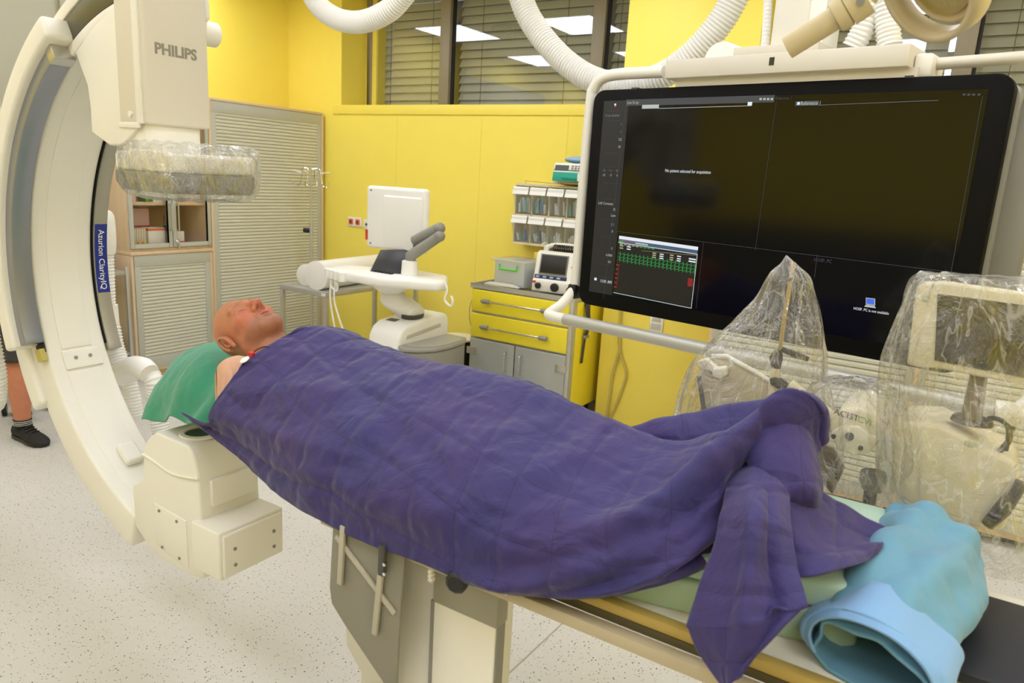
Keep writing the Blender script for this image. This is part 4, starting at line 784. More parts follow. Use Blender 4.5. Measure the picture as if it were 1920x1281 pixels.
tag(MB().lathe([(.013,0),(.013,.0015),(.004,.004)],es,(-.1,-.5,.8),20).build('ecg_electrode',WHT),'white adhesive electrode on the shoulder of the lying man','electrode')
cl=np.array(at_y(470,665,1.2)); tag(MB().prism([(-.006,-.008),(.006,-.008),(.012,0),(.006,.008),(-.006,.008),(-.002,0)],'y',-.006,.006).build('red_lead_clip',RED,bevel=.002),'small red lead clip on the shoulder electrode','clip').location=cl
D.objects['red_lead_clip'].rotation_euler=(.3,-.5,0)
tag(MB().tube(catmull([at_y(476,660,1.2),at_y(485,654,1.21),at_y(497,650,1.22),at_y(505,652,1.23)],16),.0016,6).build('lead_wire',BLK),'thin black wire running from the red clip under the blanket','wire')
# ------------------------------------------------------------------ green pillow cover
PG=[]
rows=[[(270,789,1.26),(300,788,1.23),(330,785,1.2),(352,794,1.18),(385,800,1.17),(425,800,1.17)],
      [(284,745,1.3),(312,733,1.26),(345,727,1.22),(385,735,1.2),(425,750,1.2),(455,760,1.2)],
      [(304,706,1.38),(334,686,1.33),(372,675,1.29),(408,688,1.27),(440,712,1.26),(470,725,1.26)],
      [(326,676,1.47),(358,656,1.45),(398,645,1.42),(428,657,1.4),(462,678,1.37),(490,690,1.35)]]
for r in rows: PG.append([at_y(*p) for p in r])
PG.append([p+np.array([-.02,.1,-.03]) for p in PG[-1]]); PG.append([p+np.array([-.01,.06,-.13]) for p in PG[-1]])
S=surf(PG,90,90)
for i in range(90):
    for j in range(90):
        v=Vector(S[i,j]); f_=max(0,1-i/60)
        S[i,j]+=np.array([0,-.7,.7])*(.012*math.sin(j*.2-i*.05+1.5)*f_+.006*noise.noise(v*14)+.002*noise.noise(v*40))
tag(MB().grid(S).build('green_pillow_cover',mat('surgical_green_cloth',(44,140,108),.75,var=.05,bump=.12,bscale=120,sheen=.2),solid=.004,ang=180),'emerald green cloth draped over the pillow under the bald head','pillow cloth')
pc=Vector((HC.x-.02,1.38,.965)); tag(MB().ell(pc,(.14,.12,.028),32,20).build('head_pillow',WHT),'white pillow beneath the green cloth at the table head','pillow')
# ------------------------------------------------------------------ purple quilted blanket
def quilt_mat():
    m=mat('purple_quilted_cloth',(74,66,134),.62,var=.0,sheen=.15,spec=.3); nt=m.node_tree; N=nt.nodes; L=nt.links; b=N['Principled BSDF']
    uv=N.new('ShaderNodeUVMap'); uv.uv_map='UVMap'; tc=N.new('ShaderNodeTexCoord')
    n1=N.new('ShaderNodeTexNoise'); n1.inputs['Scale'].default_value=4.5; n1.inputs['Detail'].default_value=5; L.new(tc.outputs['Object'],n1.inputs['Vector'])
    cr=N.new('ShaderNodeValToRGB'); cr.color_ramp.elements[0].position=.3; cr.color_ramp.elements[0].color=(*lin((46,45,102)),1); cr.color_ramp.elements[1].position=.7; cr.color_ramp.elements[1].color=(*lin((60,46,101)),1); L.new(n1.outputs['Fac'],cr.inputs[0])
    sep=N.new('ShaderNodeSeparateXYZ')
    nz=N.new('ShaderNodeTexNoise'); nz.inputs['Scale'].default_value=3; L.new(uv.outputs[0],nz.inputs['Vector'])
    va=N.new('ShaderNodeVectorMath'); va.operation='MULTIPLY_ADD'; va.inputs[1].default_value=(.05,.05,0); L.new(nz.outputs['Color'],va.inputs[0]); L.new(uv.outputs[0],va.inputs[2])
    mp=N.new('ShaderNodeMapping'); mp.inputs['Rotation'].default_value[2]=math.radians(8); L.new(va.outputs[0],mp.inputs[0]); L.new(mp.outputs[0],sep.inputs[0])
    ds=[]
    for k in (0,1):
        mu=N.new('ShaderNodeMath'); mu.operation='MULTIPLY'; mu.inputs[1].default_value=1/.105; L.new(sep.outputs[k],mu.inputs[0])
        fr=N.new('ShaderNodeMath'); fr.operation='FRACT'; L.new(mu.outputs[0],fr.inputs[0]); sb=N.new('ShaderNodeMath'); sb.operation='SUBTRACT'; sb.inputs[1].default_value=.5; L.new(fr.outputs[0],sb.inputs[0])
        ab=N.new('ShaderNodeMath'); ab.operation='ABSOLUTE'; L.new(sb.outputs[0],ab.inputs[0]); ds.append(ab)
    mn=N.new('ShaderNodeMath'); mn.operation='MINIMUM'; L.new(ds[0].outputs[0],mn.inputs[0]); L.new(ds[1].outputs[0],mn.inputs[1])
    st=N.new('ShaderNodeMapRange'); st.inputs[1].default_value=.0; st.inputs[2].default_value=.014; L.new(mn.outputs[0],st.inputs[0])
    mx=N.new('ShaderNodeMix'); mx.data_type='RGBA'; mx.inputs['A'].default_value=(*lin((38,32,74)),1); L.new(st.outputs[0],mx.inputs['Factor']); L.new(cr.outputs[0],mx.inputs['B']); L.new(mx.outputs['Result'],b.inputs['Base Color'])
    pf=N.new('ShaderNodeMapRange'); pf.interpolation_type='SMOOTHSTEP'; pf.inputs[1].default_value=0; pf.inputs[2].default_value=.16; L.new(mn.outputs[0],pf.inputs[0])
    n2=N.new('ShaderNodeTexNoise'); n2.inputs['Scale'].default_value=11; n2.inputs['Detail'].default_value=7; n2.inputs['Distortion'].default_value=1.5; L.new(tc.outputs['Object'],n2.inputs['Vector'])
    ad=N.new('ShaderNodeMath'); ad.operation='MULTIPLY_ADD'; ad.inputs[1].default_value=1.3; L.new(n2.outputs['Fac'],ad.inputs[0]); pm=N.new('ShaderNodeMath'); pm.operation='MULTIPLY'; pm.inputs[1].default_value=.42; L.new(pf.outputs[0],pm.inputs[0]); L.new(pm.outputs[0],ad.inputs[2])
    bp=N.new('ShaderNodeBump'); bp.inputs['Strength'].default_value=.55; bp.inputs['Distance'].default_value=.012; L.new(ad.outputs[0],bp.inputs['Height']); L.new(bp.outputs[0],b.inputs['Normal']); return m
QM=quilt_mat(); ALLQ=[]
def cloth(name,S,m,parent,wr,solid=.005,label=None):
    nu,nv=S.shape[:2]
    du=np.gradient(S,axis=0); dv=np.gradient(S,axis=1); n=np.cross(du,dv); n/=np.linalg.norm(n,axis=2)[:,:,None]+1e-9
    if (n[:,:,2]).sum()<0: n=-n
    Lu=np.r_[0,np.cumsum(np.linalg.norm(np.diff(S,axis=0),axis=2).mean(1))]; Lv=np.r_[0,np.cumsum(np.linalg.norm(np.diff(S,axis=1),axis=2).mean(0))]
    Q=S.copy()
    for i in range(nu):
        for j in range(nv): Q[i,j]+=n[i,j]*wr(i/(nu-1),j/(nv-1),Vector(S[i,j]))
    ALLQ.append(Q.reshape(-1,3))
    o=MB().grid(Q).build(name,m,parent,ang=180,solid=solid,fix=False)
    uvl=o.data.uv_layers.new(name='UVMap'); vi=np.zeros(len(o.data.loops),int); o.data.loops.foreach_get('vertex_index',vi)
    uvl.data.foreach_set('uv',np.stack([Lu[vi//nv],Lv[vi%nv]],1).ravel()); return o
t=thing('purple_blanket',(-.9,1.33,TZ),'dark purple quilted blanket covering the lying man from neck to feet','blanket')
hem=[(341,774,1.12),(395,815,1.14),(452,862,1.13),(520,925,1.09),(600,975,1.06),(690,1020,1.05),(780,1052,1.045),(870,1088,1.045),(960,1112,1.05),(1060,1121,1.06),(1160,1114,1.08),(1255,1092,1.1),(1325,1062,1.17),(1390,1035,1.27),(1460,1000,1.24),(1520,965,1.3)]
rid=[(565,614,1.36),(605,614,1.4),(650,630,1.4),(700,652,1.4),(760,672,1.4),(830,685,1.4),(905,702,1.4),(980,725,1.4),(1060,760,1.4),(1130,790,1.4),(1200,818,1.4),(1280,832,1.38),(1370,805,1.38),(1450,762,1.38),(1500,758,1.4),(1535,830,1.42)]
# head edge runs diagonally over the shoulder
edge=[(341,774,1.12),(385,792,1.115),(412,765,1.13),(433,722,1.16),(455,683,1.2),(485,661,1.25),(530,634,1.31),(566,615,1.36)]
G=[]
prof=[(.0,.0,.0),(.10,-.0,.12),(.24,.0,.32),(.4,.1,.52),(.56,.28,.7),(.72,.52,.84),(.88,.8,.96),(1,1,1)]
for k,(h,r) in enumerate(zip(hem,rid)):
    H=at_y(*h); R=at_y(*r); row=[]
    if k==0:
        row=[at_y(*p) for p in edge]
    else:
        for a,b,c in prof: row.append(np.array([H[0]+(R[0]-H[0])*a,H[1]+(R[1]-H[1])*b,H[2]+(R[2]-H[2])*c]))
    row.append(np.array([R[0]-.02,R[1]+.1,R[2]-.04])); row.append(np.array([R[0]-.05,1.6,1.0])); row.append(np.array([R[0]-.06,1.66,.84]))
    G.append(row)
S=surf(G,300,150)
S[:, :,1]=np.maximum(S[:,:,1],1.03)
def ridge(u,v,u0,v0,u1,v1,w):
    du,dv=u1-u0,v1-v0; L2=du*du+dv*dv; s_=((u-u0)*du+(v-v0)*dv)/L2; d=abs((u-u0)*dv-(v-v0)*du)/math.sqrt(L2)
    return math.exp(-(d/w)**2)*max(0,min(1,min(s_+.15,1.15-s_)*5))
FOLDS=[(.5,.02,.93,.62,.05,.03),(.55,.14,.95,.5,.035,-.022),(.62,.02,.86,.22,.03,.02),(.7,.3,.98,.7,.04,.022),(.1,.3,.35,.62,.03,.008),(.3,.25,.5,.6,.03,-.008),(.42,.2,.62,.55,.03,.009),(.2,.55,.48,.3,.025,-.007),(.02,.12,.25,.3,.03,.01),(.05,.05,.3,.18,.02,-.008),(.75,.1,.99,.25,.03,-.02)]
def wr(u,v,p):
    q_=p*6; w_=.011*noise.noise(q_)+.009*(.35-abs(noise.noise(p*10+Vector((3,1,2)))))+.005*(.3-abs(noise.noise(Vector((p.x*26,p.y*14,p.z*20)))))+.0018*noise.noise(p*45)
    for a in FOLDS: w_+=a[5]*ridge(u,v,*a[:5])
    e=min(1,v/.05); return w_*(.35+.65*e)*(1 if u>.02 else .4)
cloth('quilted_sheet',S,QM,t,wr)
# far fold turned up over the feet
GF=[[at_y(*p) for p in r] for r in ([(1175,803,1.45),(1240,785,1.47),(1310,771,1.49),(1400,757,1.5),(1478,746,1.5),(1512,775,1.5)],[(1185,815,1.43),(1250,805,1.44),(1320,795,1.45),(1405,780,1.46),(1485,765,1.45),(1525,805,1.45)],[(1195,835,1.42),(1260,838,1.42),(1330,835,1.42),(1410,820,1.42),(1490,800,1.4),(1535,850,1.42)])]
GF=[[p+np.array([-.01,.05,-.05]) for p in GF[0]]]+GF
cloth('turned_fold',surf(GF,50,90),QM,t,lambda u,v,p:.006*noise.noise(p*12)+.003*noise.noise(p*30))
# hanging corner over the table edge
GC=[[at_y(*p) for p in r] for r in ([(1395,838,1.46),(1420,832,1.46),(1445,832,1.46),(1470,840,1.46)],[(1368,900,1.27),(1400,890,1.25),(1440,888,1.25),(1476,900,1.29)],[(1350,985,1.14),(1395,975,1.11),(1440,970,1.12),(1482,985,1.16)],[(1322,1075,1.09),(1385,1070,1.06),(1440,1065,1.075),(1494,1065,1.11)],[(1291,1165,1.05),(1370,1165,1.02),(1440,1150,1.03),(1513,1128,1.06)],[(1293,1178,1.047),(1370,1180,1.015),(1440,1163,1.025),(1508,1139,1.055)],[(1312,1225,1.03),(1370,1220,1.005),(1420,1205,1.01),(1462,1187,1.02)],[(1352,1290,1.0),(1366,1284,.99),(1380,1274,.99),(1398,1256,.99)])]
def wc(u,v,p): return math.sin(max(0,min(1,u*1.15-.1))*PI)*(.014*math.exp(-((v-.42-.1*u)/.1)**2)-.016*math.exp(-((v-.68-.1*u)/.08)**2))+.006*noise.noise(p*11)+.002*noise.noise(p*35)
cloth('hanging_corner',surf(GC,110,70),QM,t,wc)
GD=[[at_y(*p) for p in r] for r in ([(1440,880,1.3),(1490,895,1.32),(1540,930,1.36),(1600,965,1.4),(1662,996,1.42)],[(1450,960,1.22),(1500,960,1.25),(1555,985,1.28),(1610,1005,1.33),(1660,1012,1.37)],[(1465,1030,1.16),(1515,1035,1.17),(1565,1035,1.21),(1615,1030,1.27),(1655,1022,1.33)],[(1475,1082,1.13),(1522,1088,1.13),(1570,1077,1.16),(1612,1058,1.22),(1645,1036,1.29)])]
cloth('side_flap',surf(GD,70,90),QM,t,lambda u,v,p:.012*math.sin(u*7+v*3)*(1-.5*v)+.007*noise.noise(p*13)+.003*noise.noise(p*33))
GE=[[at_y(*p) for p in r] for r in ([(1370,810,1.36),(1430,775,1.36),(1480,756,1.38),(1515,785,1.42)],[(1395,850,1.3),(1445,830,1.29),(1500,830,1.32),(1535,850,1.38)],[(1420,900,1.26),(1470,895,1.25),(1515,890,1.28),(1546,905,1.36)],[(1440,960,1.24),(1485,955,1.24),(1520,940,1.28),(1545,945,1.36)],[(1440,1000,1.32),(1485,995,1.34),(1520,975,1.38),(1545,970,1.44)])]
GE=[[p+np.array([-.02,.08,-.06]) for p in GE[0]]]+GE
cloth('foot_tent',surf(GE,70,70),QM,t,lambda u,v,p:.012*math.sin(v*9+u*2)*u+.008*noise.noise(p*12)+.003*noise.noise(p*30))
# keep the body below the cloth that lies on it
from mathutils.kdtree import KDTree
AQ=np.concatenate(ALLQ); kd=KDTree(len(AQ))
for i,p in enumerate(AQ): kd.insert((p[0],p[1],0),i)
kd.balance(); pb_=[o for o in pt.children][0].data
for i in range(nb,len(pb_.vertices)):
    co_=pb_.vertices[i].co; zs=[AQ[j][2] for _,j,d_ in kd.find_n((co_.x,co_.y,0),6) if d_<.02]
    if zs: co_.z=min(co_.z,min(zs)-.014)
pb_.update()
# ------------------------------------------------------------------ blue drape bundle
BLU=mat('sky_blue_drape',(100,152,176),.7,var=.06,scale=9,bump=.45,bscale=13,sheen=.2); BL2=mat('pale_blue_cuff',(122,166,208),.7,var=.04,sheen=.2)
t=thing('blue_drape_bundle',(0,1.35,TZ),'sky blue disposable drape bundled over a roll beside the black pad','drape')
cs=[at_y(1628,1238,1.12),at_y(1650,1195,1.2),at_y(1690,1120,1.32),at_y(1720,1060,1.44),at_y(1745,1005,1.55),at_y(1760,985,1.62)]
hw=[.082,.085,.086,.088,.088,.05]; hh=[.05,.068,.08,.08,.066,.03]
R_=[]
for c,a,b in zip(cs,hw,hh): R_.append([(c[0]+a*math.cos(s_)*(1+.1*math.cos(3*s_)),c[1]-.03*math.cos(s_),max(c[2]-.01,TZ+b*.9)+b*math.sin(s_)) for s_ in np.linspace(-.35,2*PI-.35,15)])
S=surf(R_,90,110)
def wb_(u,v,p): return .022*(.3-abs(noise.noise(p*8+Vector((5,0,0)))))+.012*noise.noise(p*5)+.009*math.sin(v*38+u*6)*(.3+.7*u)+.004*noise.noise(p*25)
o=cloth('drape_sheet',S,BLU,t,wb_)
o.data.vertices.foreach_get
for v in o.data.vertices: v.co.z=max(v.co.z,TZ+.004-t.location.z*0)
cu=[]
for k,(s1,off) in enumerate(((1.0,.0),(1.1,.01),(1.14,.05),(1.12,.1))): 
    c=cs[0]*(1-k*.15)+cs[1]*(k*.15) if k<3 else cs[1]*.7+cs[2]*.3
    cu.append([(c[0]+.086*s1*math.cos(s_),c[1]-.03*math.cos(s_)-.012,max(c[2],TZ+.055)+.06*s1*math.sin(s_)) for s_ in np.linspace(-.2,PI+.5,12)])
cloth('turned_cuff',surf(cu,40,80),BL2,t,lambda u,v,p:.01*noise.noise(p*9)+.008*math.sin(v*16)*u)
fl_=[[at_y(*p) for p in r] for r in ([(1700,965,1.62),(1750,955,1.64),(1800,990,1.66),(1826,1018,1.68)],[(1740,1010,1.58),(1775,1020,1.6),(1805,1050,1.6),(1822,1034,1.64)],[(1770,1070,1.5),(1790,1080,1.52),(1808,1090,1.54),(1812,1060,1.58)])]
cloth('loose_corner',surf(fl_,40,50),BLU,t,lambda u,v,p:.01*noise.noise(p*10)+.006*math.sin(v*12))
# ------------------------------------------------------------------ big wall screen on its ceiling suspension
TC=Vector((-.66,2.508,1.53)); TYAW=math.radians(-9.74); TW,TH=1.36,.82
TM=Matrix.Translation(TC)@Matrix.Rotation(TYAW,4,'Z'); TI=TM.inverted(); TR3=TM.to_3x3()
t=D.objects.new('display_screen',None); COL.objects.link(t); t.matrix_basis=TM; tag(t,'huge black flat display in a cream tube frame hung from the ceiling','display screen')
def tvp(x,y,off=0.):
    d=Vector(ray(x,y)); n=TR3@Vector((0,-1,0)); p0=TC+n*off; s_=(p0-Vector(CP)).dot(n)/d.dot(n); return TI@(Vector(CP)+d*s_)
def rrect(x0,x1,z0,z1,r,k=6):
    P=[]
    for cx,cz,a0 in ((x1-r,z1-r,0),(x0+r,z1-r,90),(x0+r,z0+r,180),(x1-r,z0+r,270)):
        for i in range(k+1): a=math.radians(a0+90*i/k); P.append((cx+r*math.cos(a),cz+r*math.sin(a)))
    return P
MB().prism(rrect(-TW/2,TW/2,-TH/2,TH/2,.045),'y',0,.05).build('bezel',mat('glossy_black_bezel',(9,8,6),.55,spec=.12),t,bevel=.004,local=True)
MB().prism(rrect(-TW/2+.02,TW/2+.01,-TH/2+.02,TH/2-.01,.05),'y',.045,.13).build('rear_shell',MGR,t,bevel=.01,local=True)
SCR=mat('dark_lcd_panel',(6,6,9),.1,var=.0,spec=.36)
a=tvp(1140,185); b=tvp(1820,676); sx0,sx1=-TW/2+.052,TW/2-.058; sz0,sz1=-TH/2+.055,TH/2-.04
sc=MB().box(sx0,sx1,-.002,.004,sz0,sz1).build('lcd_panel',SCR,t,local=True,smooth=False)
SW=emis('screen_white',(225,232,240),1.0); SG=emis('screen_grey',(140,145,155),.7); SD=emis('screen_dim_line',(82,86,98),.5); SGR=emis('screen_green',(40,190,90),.8); SRD=emis('screen_red',(210,30,30),.8); SB=emis('screen_steel_blue',(84,110,140),.6); SP=emis('screen_pale',(205,212,205),.75); SBL=emis('screen_blue',(70,110,240),.9); SY=emis('screen_cream',(210,205,160),.7)
SBG=emis('screen_side_bar',(40,40,44),.35); SBK=emis('screen_ecg_black',(6,6,8),.03); SBN=emis('screen_navy',(16,18,34),.12)
def quad(name,P,m,y=-.0032):
    V=[tvp(*p) for p in P]; V=[(v.x,y,v.z) for v in V]; return MB().add(V,[(0,1,2,3)]).build(name,m,sc,local=True,smooth=False,fix=False)
def rect(name,p,q_,m,y=-.0032):
    a,b=tvp(*p),tvp(*q_); return MB().add([(a.x,y,a.z),(b.x,y,a.z),(b.x,y,b.z),(a.x,y,b.z)],[(0,1,2,3)]).build(name,m,sc,local=True,smooth=False,fix=False)
def tl(body,p,hpx,m,align='LEFT'):
    v=tvp(*p); s_=hpx/FPX*2.9*1.25
    cu=D.curves.new('lettering','FONT'); cu.body=body; cu.size=s_; cu.align_x=align; cu.align_y='CENTER'; cu.resolution_u=2
    tx=D.objects.new('lettering',cu); COL.objects.link(tx); bpy.context.view_layer.update()
    me=D.meshes.new_from_object(tx.evaluated_get(bpy.context.evaluated_depsgraph_get())); D.objects.remove(tx)
    me.transform(Matrix(((.82,0,0,v.x),(0,0,1,-.0036),(0,1,0,v.z),(0,0,0,1)))); me.materials.clear(); return link('lettering',me,m,sc,smooth=False,fix=False,local=True)
def line(pts,m,w=.0012,y=-.0036):
    P=[tvp(*p) for p in pts]; mb=MB()
    for a,b in zip(P[:-1],P[1:]):
        d=Vector((b.x-a.x,0,b.z-a.z)); n=Vector((-d.z,0,d.x)).normalized()*w/2; A=Vector((a.x,y,a.z)); B=Vector((b.x,y,b.z)); mb.add([A+n,A-n,B-n,B+n],[(0,1,2,3)])
    return mb.build('screen_line',m,sc,local=True,smooth=False,fix=False)
sidx=tvp(1160,420).x
MB().add([(sx0,-.0028,sz0),(sidx,-.0028,sz0),(sidx,-.0028,sz1),(sx0,-.0028,sz1)],[(0,1,2,3)]).build('side_bar',SBG,sc,local=True,smooth=False,fix=False)
line([(1176,186),(1132,560)],SD); line([(1457,190),(1417,470)],SD,.001); line([(1158,434),(1840,517)],SD); line([(1533,478),(1528,520)],SD); line([(1320,455),(1306,578)],SD,.001); line([(1843,180),(1783,515)],SD,.0012)
for y in (208,226,287,312,343,373,411,444,495,518): line([(1139-(y-200)*.05,y),(1166-(y-200)*.06,y+1.5+(y-340)*.006)],SD,.0008)
tl('No patient selected for acquisition',(1248,320),5.9,SW); tl('HOSP. PC is not available',(1601,578),4.5,SW); tl('HOSP. PC',(1527,487),6,SD)
tl('Live X-ray',(1177,193),5.5,SP); tl('X-ray disabled',(1136,217),5,SG); tl('Reference 1',(1502,194.5),6,SY); tl('Reference 1',(1455,185),5,SD)
tl('122',(1160,262),5,SP); tl('20',(1160,275.5),5,SP); tl('-19',(1130,328.5),5,SP); tl('-3',(1144,328.5),5,SP); tl('6',(1157,329),5,SP); tl('Left Coronary',(1123,380.5),5.5,SP); tl('15',(1150,393),5.5,SP); tl('Low',(1146.5,404),5.5,SP); tl('202',(1146,421),5,SG); tl('8',(1148,434),5,SP); tl('0',(1147,466),5,SP); tl('6.0000',(1137,478),5,SP); tl('0.0',(1141,491),5,SP); tl('11:01 AM',(1126,526.5),6.5,SW)
tl('Y',(1165,234),5,SG); tl('Y',(1164,248),5,SG)
for x in (1134,1146,1158): line([(x-3,319.5),(x+3,320.5)],SG,.0014)
line([(1134,316.5),(1134,323)],SG,.0012); line([(1158,317.5),(1158,324)],SG,.0012)
rect('status_dot',(1115.5,520.5),(1119.5,526),SW); rect('status_dot',(1153,194.5),(1156,198),SW); rect('alarm_dot',(1153,198.2),(1156,201),SRD)
rect('tab',(1205,197),(1236,203.5),SP); line([(1236,203.6),(1410,198.5)],SP,.0016); rect('note_icon',(1403,191.5),(1410.5,198),SW); rect('title_bar',(1176,187),(1452,192),emis('screen_bar_grey',(70,72,78),.7),-.0030)
for x in (1427,1434,1441,1448): rect('toolbar_icon',(x-2,184.2),(x+2,187.8),SP)
rect('tab',(1493,190.5),(1535,197.5),SB); rect('tab_icon',(1496,191.8),(1500,196.8),SW,-.0034); line([(1535,197.5),(1760,188.5)],SG,.001)
for x in (1808,1817,1826,1836): rect('toolbar_icon',(x-2.5,176),(x+2.5,179.5),SD)
# laptop icon
quad('icon_screen',[(1625,559.5),(1640,561),(1640,571.5),(1625,569.5)],SBL,-.0034); quad('icon_frame',[(1624,558),(1641.5,560),(1641.5,573),(1624,571)],SP); quad('icon_base',[(1624,571.5),(1640.5,573.5),(1643,578),(1621,575)],SP)
# ECG window
EC=[(1162,442),(1310,463),(1297,578),(1151,548.5)]
def ec(u,v): 
    a=np.array(EC[0])*(1-u)+np.array(EC[1])*u; b=np.array(EC[3])*(1-u)+np.array(EC[2])*u; return tuple(a*(1-v)+b*v)
def ecq(name,u0,u1,v0,v1,m,y): return quad(name,[ec(u0,v0),ec(u1,v0),ec(u1,v1),ec(u0,v1)],m,y)
ecq('ecg_window',0,1,0,1,SBK,-.0030); ecq('ecg_title',0,1,0,.055,SW,-.0033); ecq('ecg_header',0,1,.055,.115,SB,-.0033); ecq('ecg_header_line',0,1,.115,.125,SW,-.0034); ecq('ecg_tool',.01,.2,.06,.085,emis('icon_mix',(150,120,140),.6),-.0034); ecq('ecg_tool',.0,.06,.088,.112,SGR,-.0034); ecq('ecg_tool',.21,.37,.075,.1,SP,-.0034)
line([ec(0,1),ec(1,1)],SW,.0016); line([ec(1,.12),ec(1,1)],SW,.0016); line([ec(.3,.2),ec(1,.14)],SY,.0008)
for r_ in (.31,.37,.42):
    pts=[]
    for k in range(20):
        u=.01+k*.05; pts+=[ec(u,r_),ec(u+.02,r_),ec(u+.025,r_-.035),ec(u+.03,r_+.03),ec(u+.034,r_)]
    line([p for p in pts if p[0]<1309],SGR,.0011)
for k in range(6): ecq('scale_mark',.0,.03,.5+k*.078,.515+k*.078,SRD,-.0034)
line([ec(.035,.49),ec(.035,.9)],SRD,.0008)
for k in range(6): ecq('pressure_readout',.92,.98,.53+k*.022,.541+k*.022,SRD,-.0034)
for (u,v) in ((.02,.16),(.02,.2),(.44,.2),(.44,.235),(.44,.27),(.66,.19),(.66,.23),(.66,.265)): ecq('readout',u,u+.045,v,v+.018,SY,-.0034); ecq('readout',u+.09,u+.14,v,v+.018,SW,-.0034)
for u,v in ((.88,.2),(.88,.24)): ecq('readout',u+.02,u+.11,v,v+.022,SW,-.0034)
for k in range(9): ecq('readout',.02+k*.05,.055+k*.05,.135+.002*(k%2),.15,SY if k<5 else SGR,-.0034)
# brand on lower bezel
v=tvp(1392,613.5); cu=D.curves.new('lettering','FONT'); cu.body='PHILIPS'; cu.size=.026; cu.align_x='CENTER'; cu.align_y='CENTER'
tx=D.objects.new('lettering',cu); COL.objects.link(tx); bpy.context.view_layer.update(); me=D.meshes.new_from_object(tx.evaluated_get(bpy.context.evaluated_depsgraph_get())); D.objects.remove(tx)
me.transform(Matrix(((1,0,0,v.x),(0,0,1,-.0008),(0,1,0,v.z),(0,0,0,1)))); me.materials.clear(); link('lettering',me,MGR,t,smooth=False,fix=False,local=True)
# tube frame
FT=CRM
lp=catmull([(-.4,.03,.468),(-.6,.03,.468),(-.67,.03,.455),(-.705,.03,.42),(-.715,.03,.36),(-.72,.03,0),(-.72,.03,-.28),(-.722,.02,-.36),(-.735,-.03,-.42),(-.742,-.08,-.445),(-.73,-.12,-.455),(-.69,-.13,-.457),(-.64,-.13,-.457)],90)
MB().tube(lp,.021,14).build('frame_tube',FT,t,local=True)
MB().tube([(-.64,-.13,-.457),(.8,-.13,-.457)],.023,14).build('handle_bar',mat('handle_grey',(186,184,174),.38,.3),t,local=True)
rp=catmull([(.8,-.13,-.457),(.85,-.12,-.45),(.87,-.05,-.42),(.86,.05,-.36),(.85,.08,-.2),(.84,.1,.15),(.83,.1,.24),(.78,.11,.29),(.7,.12,.3)],60); MB().tube(rp,.03,14).build('frame_tube',FT,t,local=True)
MB().box(.66,.76,.08,.15,-.4,.36).build('side_bracket',MGR,t,bevel=.02,local=True)
MB().box(-.74,-.7,.0,.06,-.4,-.34).build('cable_clip',BLK,t,bevel=.008,local=True)
for x in (-.5,.42): MB().box(x-.012,x+.012,-.001,.03,TH/2-.002,TH/2+.004).build('bezel_catch',DGR,t,local=True)
bl=tvp(1253,152); br=tvp(1705,141); bt=tvp(1253,116)
bm=MB().box(bl.x,br.x,-.03,.17,.435,.435+(bt.z-bl.z)*.95).build('top_beam',CRD,t,bevel=.004,local=True); BT=.435+(bt.z-bl.z)*.95
MB().box(bl.x+.03,br.x+.02,.0,.15,.41,.436).build('beam_base',CRD,t,local=True)
sk=tvp(1447,115,.03); MB().box(sk.x-.008,sk.x+.008,-.0312,-.028,sk.z-.012,sk.z+.012).build('beam_slot',mat('dark_slot',(50,44,20),.6),bm,local=True)
sx=tvp(1375,95).x; ex_=tvp(1535,85).x; MB().box(sx,ex_,.0,.17,BT,BT+.03).build('beam_cover',CRD,t,bevel=.003,local=True)
c1=tvp(1345,95).x; MB().lathe([(.055,0),(.058,.01),(.058,.15),(.05,.16)],(c1,.02,BT+.0),(0,1,0)).build('cable_drum',WHT,t,local=True)
k0=tvp(1436,40).x; k1=tvp(1532,40).x; MB().box(k0,k1-.05,.05,.2,BT+.03,1.46).build('ceiling_column',CRM,t,bevel=.006,local=True); MB().box(k1-.05,k1,.06,.19,BT+.03,1.46).build('column_rail',WHT,t,local=True)
r0=tvp(1700,100); MB().tube([(br.x,.07,BT-.045),(br.x+.6,.07,BT-.03)],.017,12).build('side_rail',CRD,t,local=True)
MB().box(br.x,br.x+.05,.02,.15,.41,BT-.02).build('rail_block',CRM,t,bevel=.01,local=True)
def lp_(x,y,off): v=tvp(x,y,-off); return TM@v
def those(pts,off,r): return hose([np.array(lp_(x,y,off)) for x,y in pts],r)
for pts,off,r in (([(1434,88),(1438,40),(1444,-60)],.14,.014),([(1522,78),(1530,40),(1515,22),(1500,10)],.16,.024),([(1545,85),(1542,40),(1538,-60)],.2,.016),([(1600,88),(1620,50),(1632,0),(1636,-70)],.14,.034),([(1668,86),(1662,30),(1655,-70)],.14,.034)):
    those(pts,off,r).build('cable_hose',HOSE,t)
sp_=tvp(1738,105,-.07); MB().tube([(sp_.x+.004*math.sin(a),.07+.02*math.cos(a),BT-.042+.022*math.sin(a)) for a in np.arange(20)*2*PI/20],.0022,6,closed=True).build('red_ring',RED,t,local=True); MB().tube([(sp_.x+.008,.06,BT-.065),(sp_.x+.02,.06,.41)],.003,6).build('red_cord',RED,t,local=True)
# two big loose hoses that hang from the ceiling
tag(hose([at_y(x,y,2.85) for x,y in ((955,-160),(965,-60),(985,18),(1025,80),(1075,128),(1130,155),(1190,158),(1255,135),(1320,80),(1370,10),(1400,-70),(1415,-170))],.05,.0135,16,ns=120).build('cable_hose',HOSE),'white corrugated hose looping down behind the screen frame','hose')
tag(hose([at_y(x,y,2.7) for x,y in ((555,-170),(565,-70),(590,0),(625,32),(665,42),(705,33),(745,5),(785,-60),(800,-170))],.048,.0135,16,ns=120).build('cable_hose',HOSE),'white corrugated hose loop hanging before the window corner','hose')
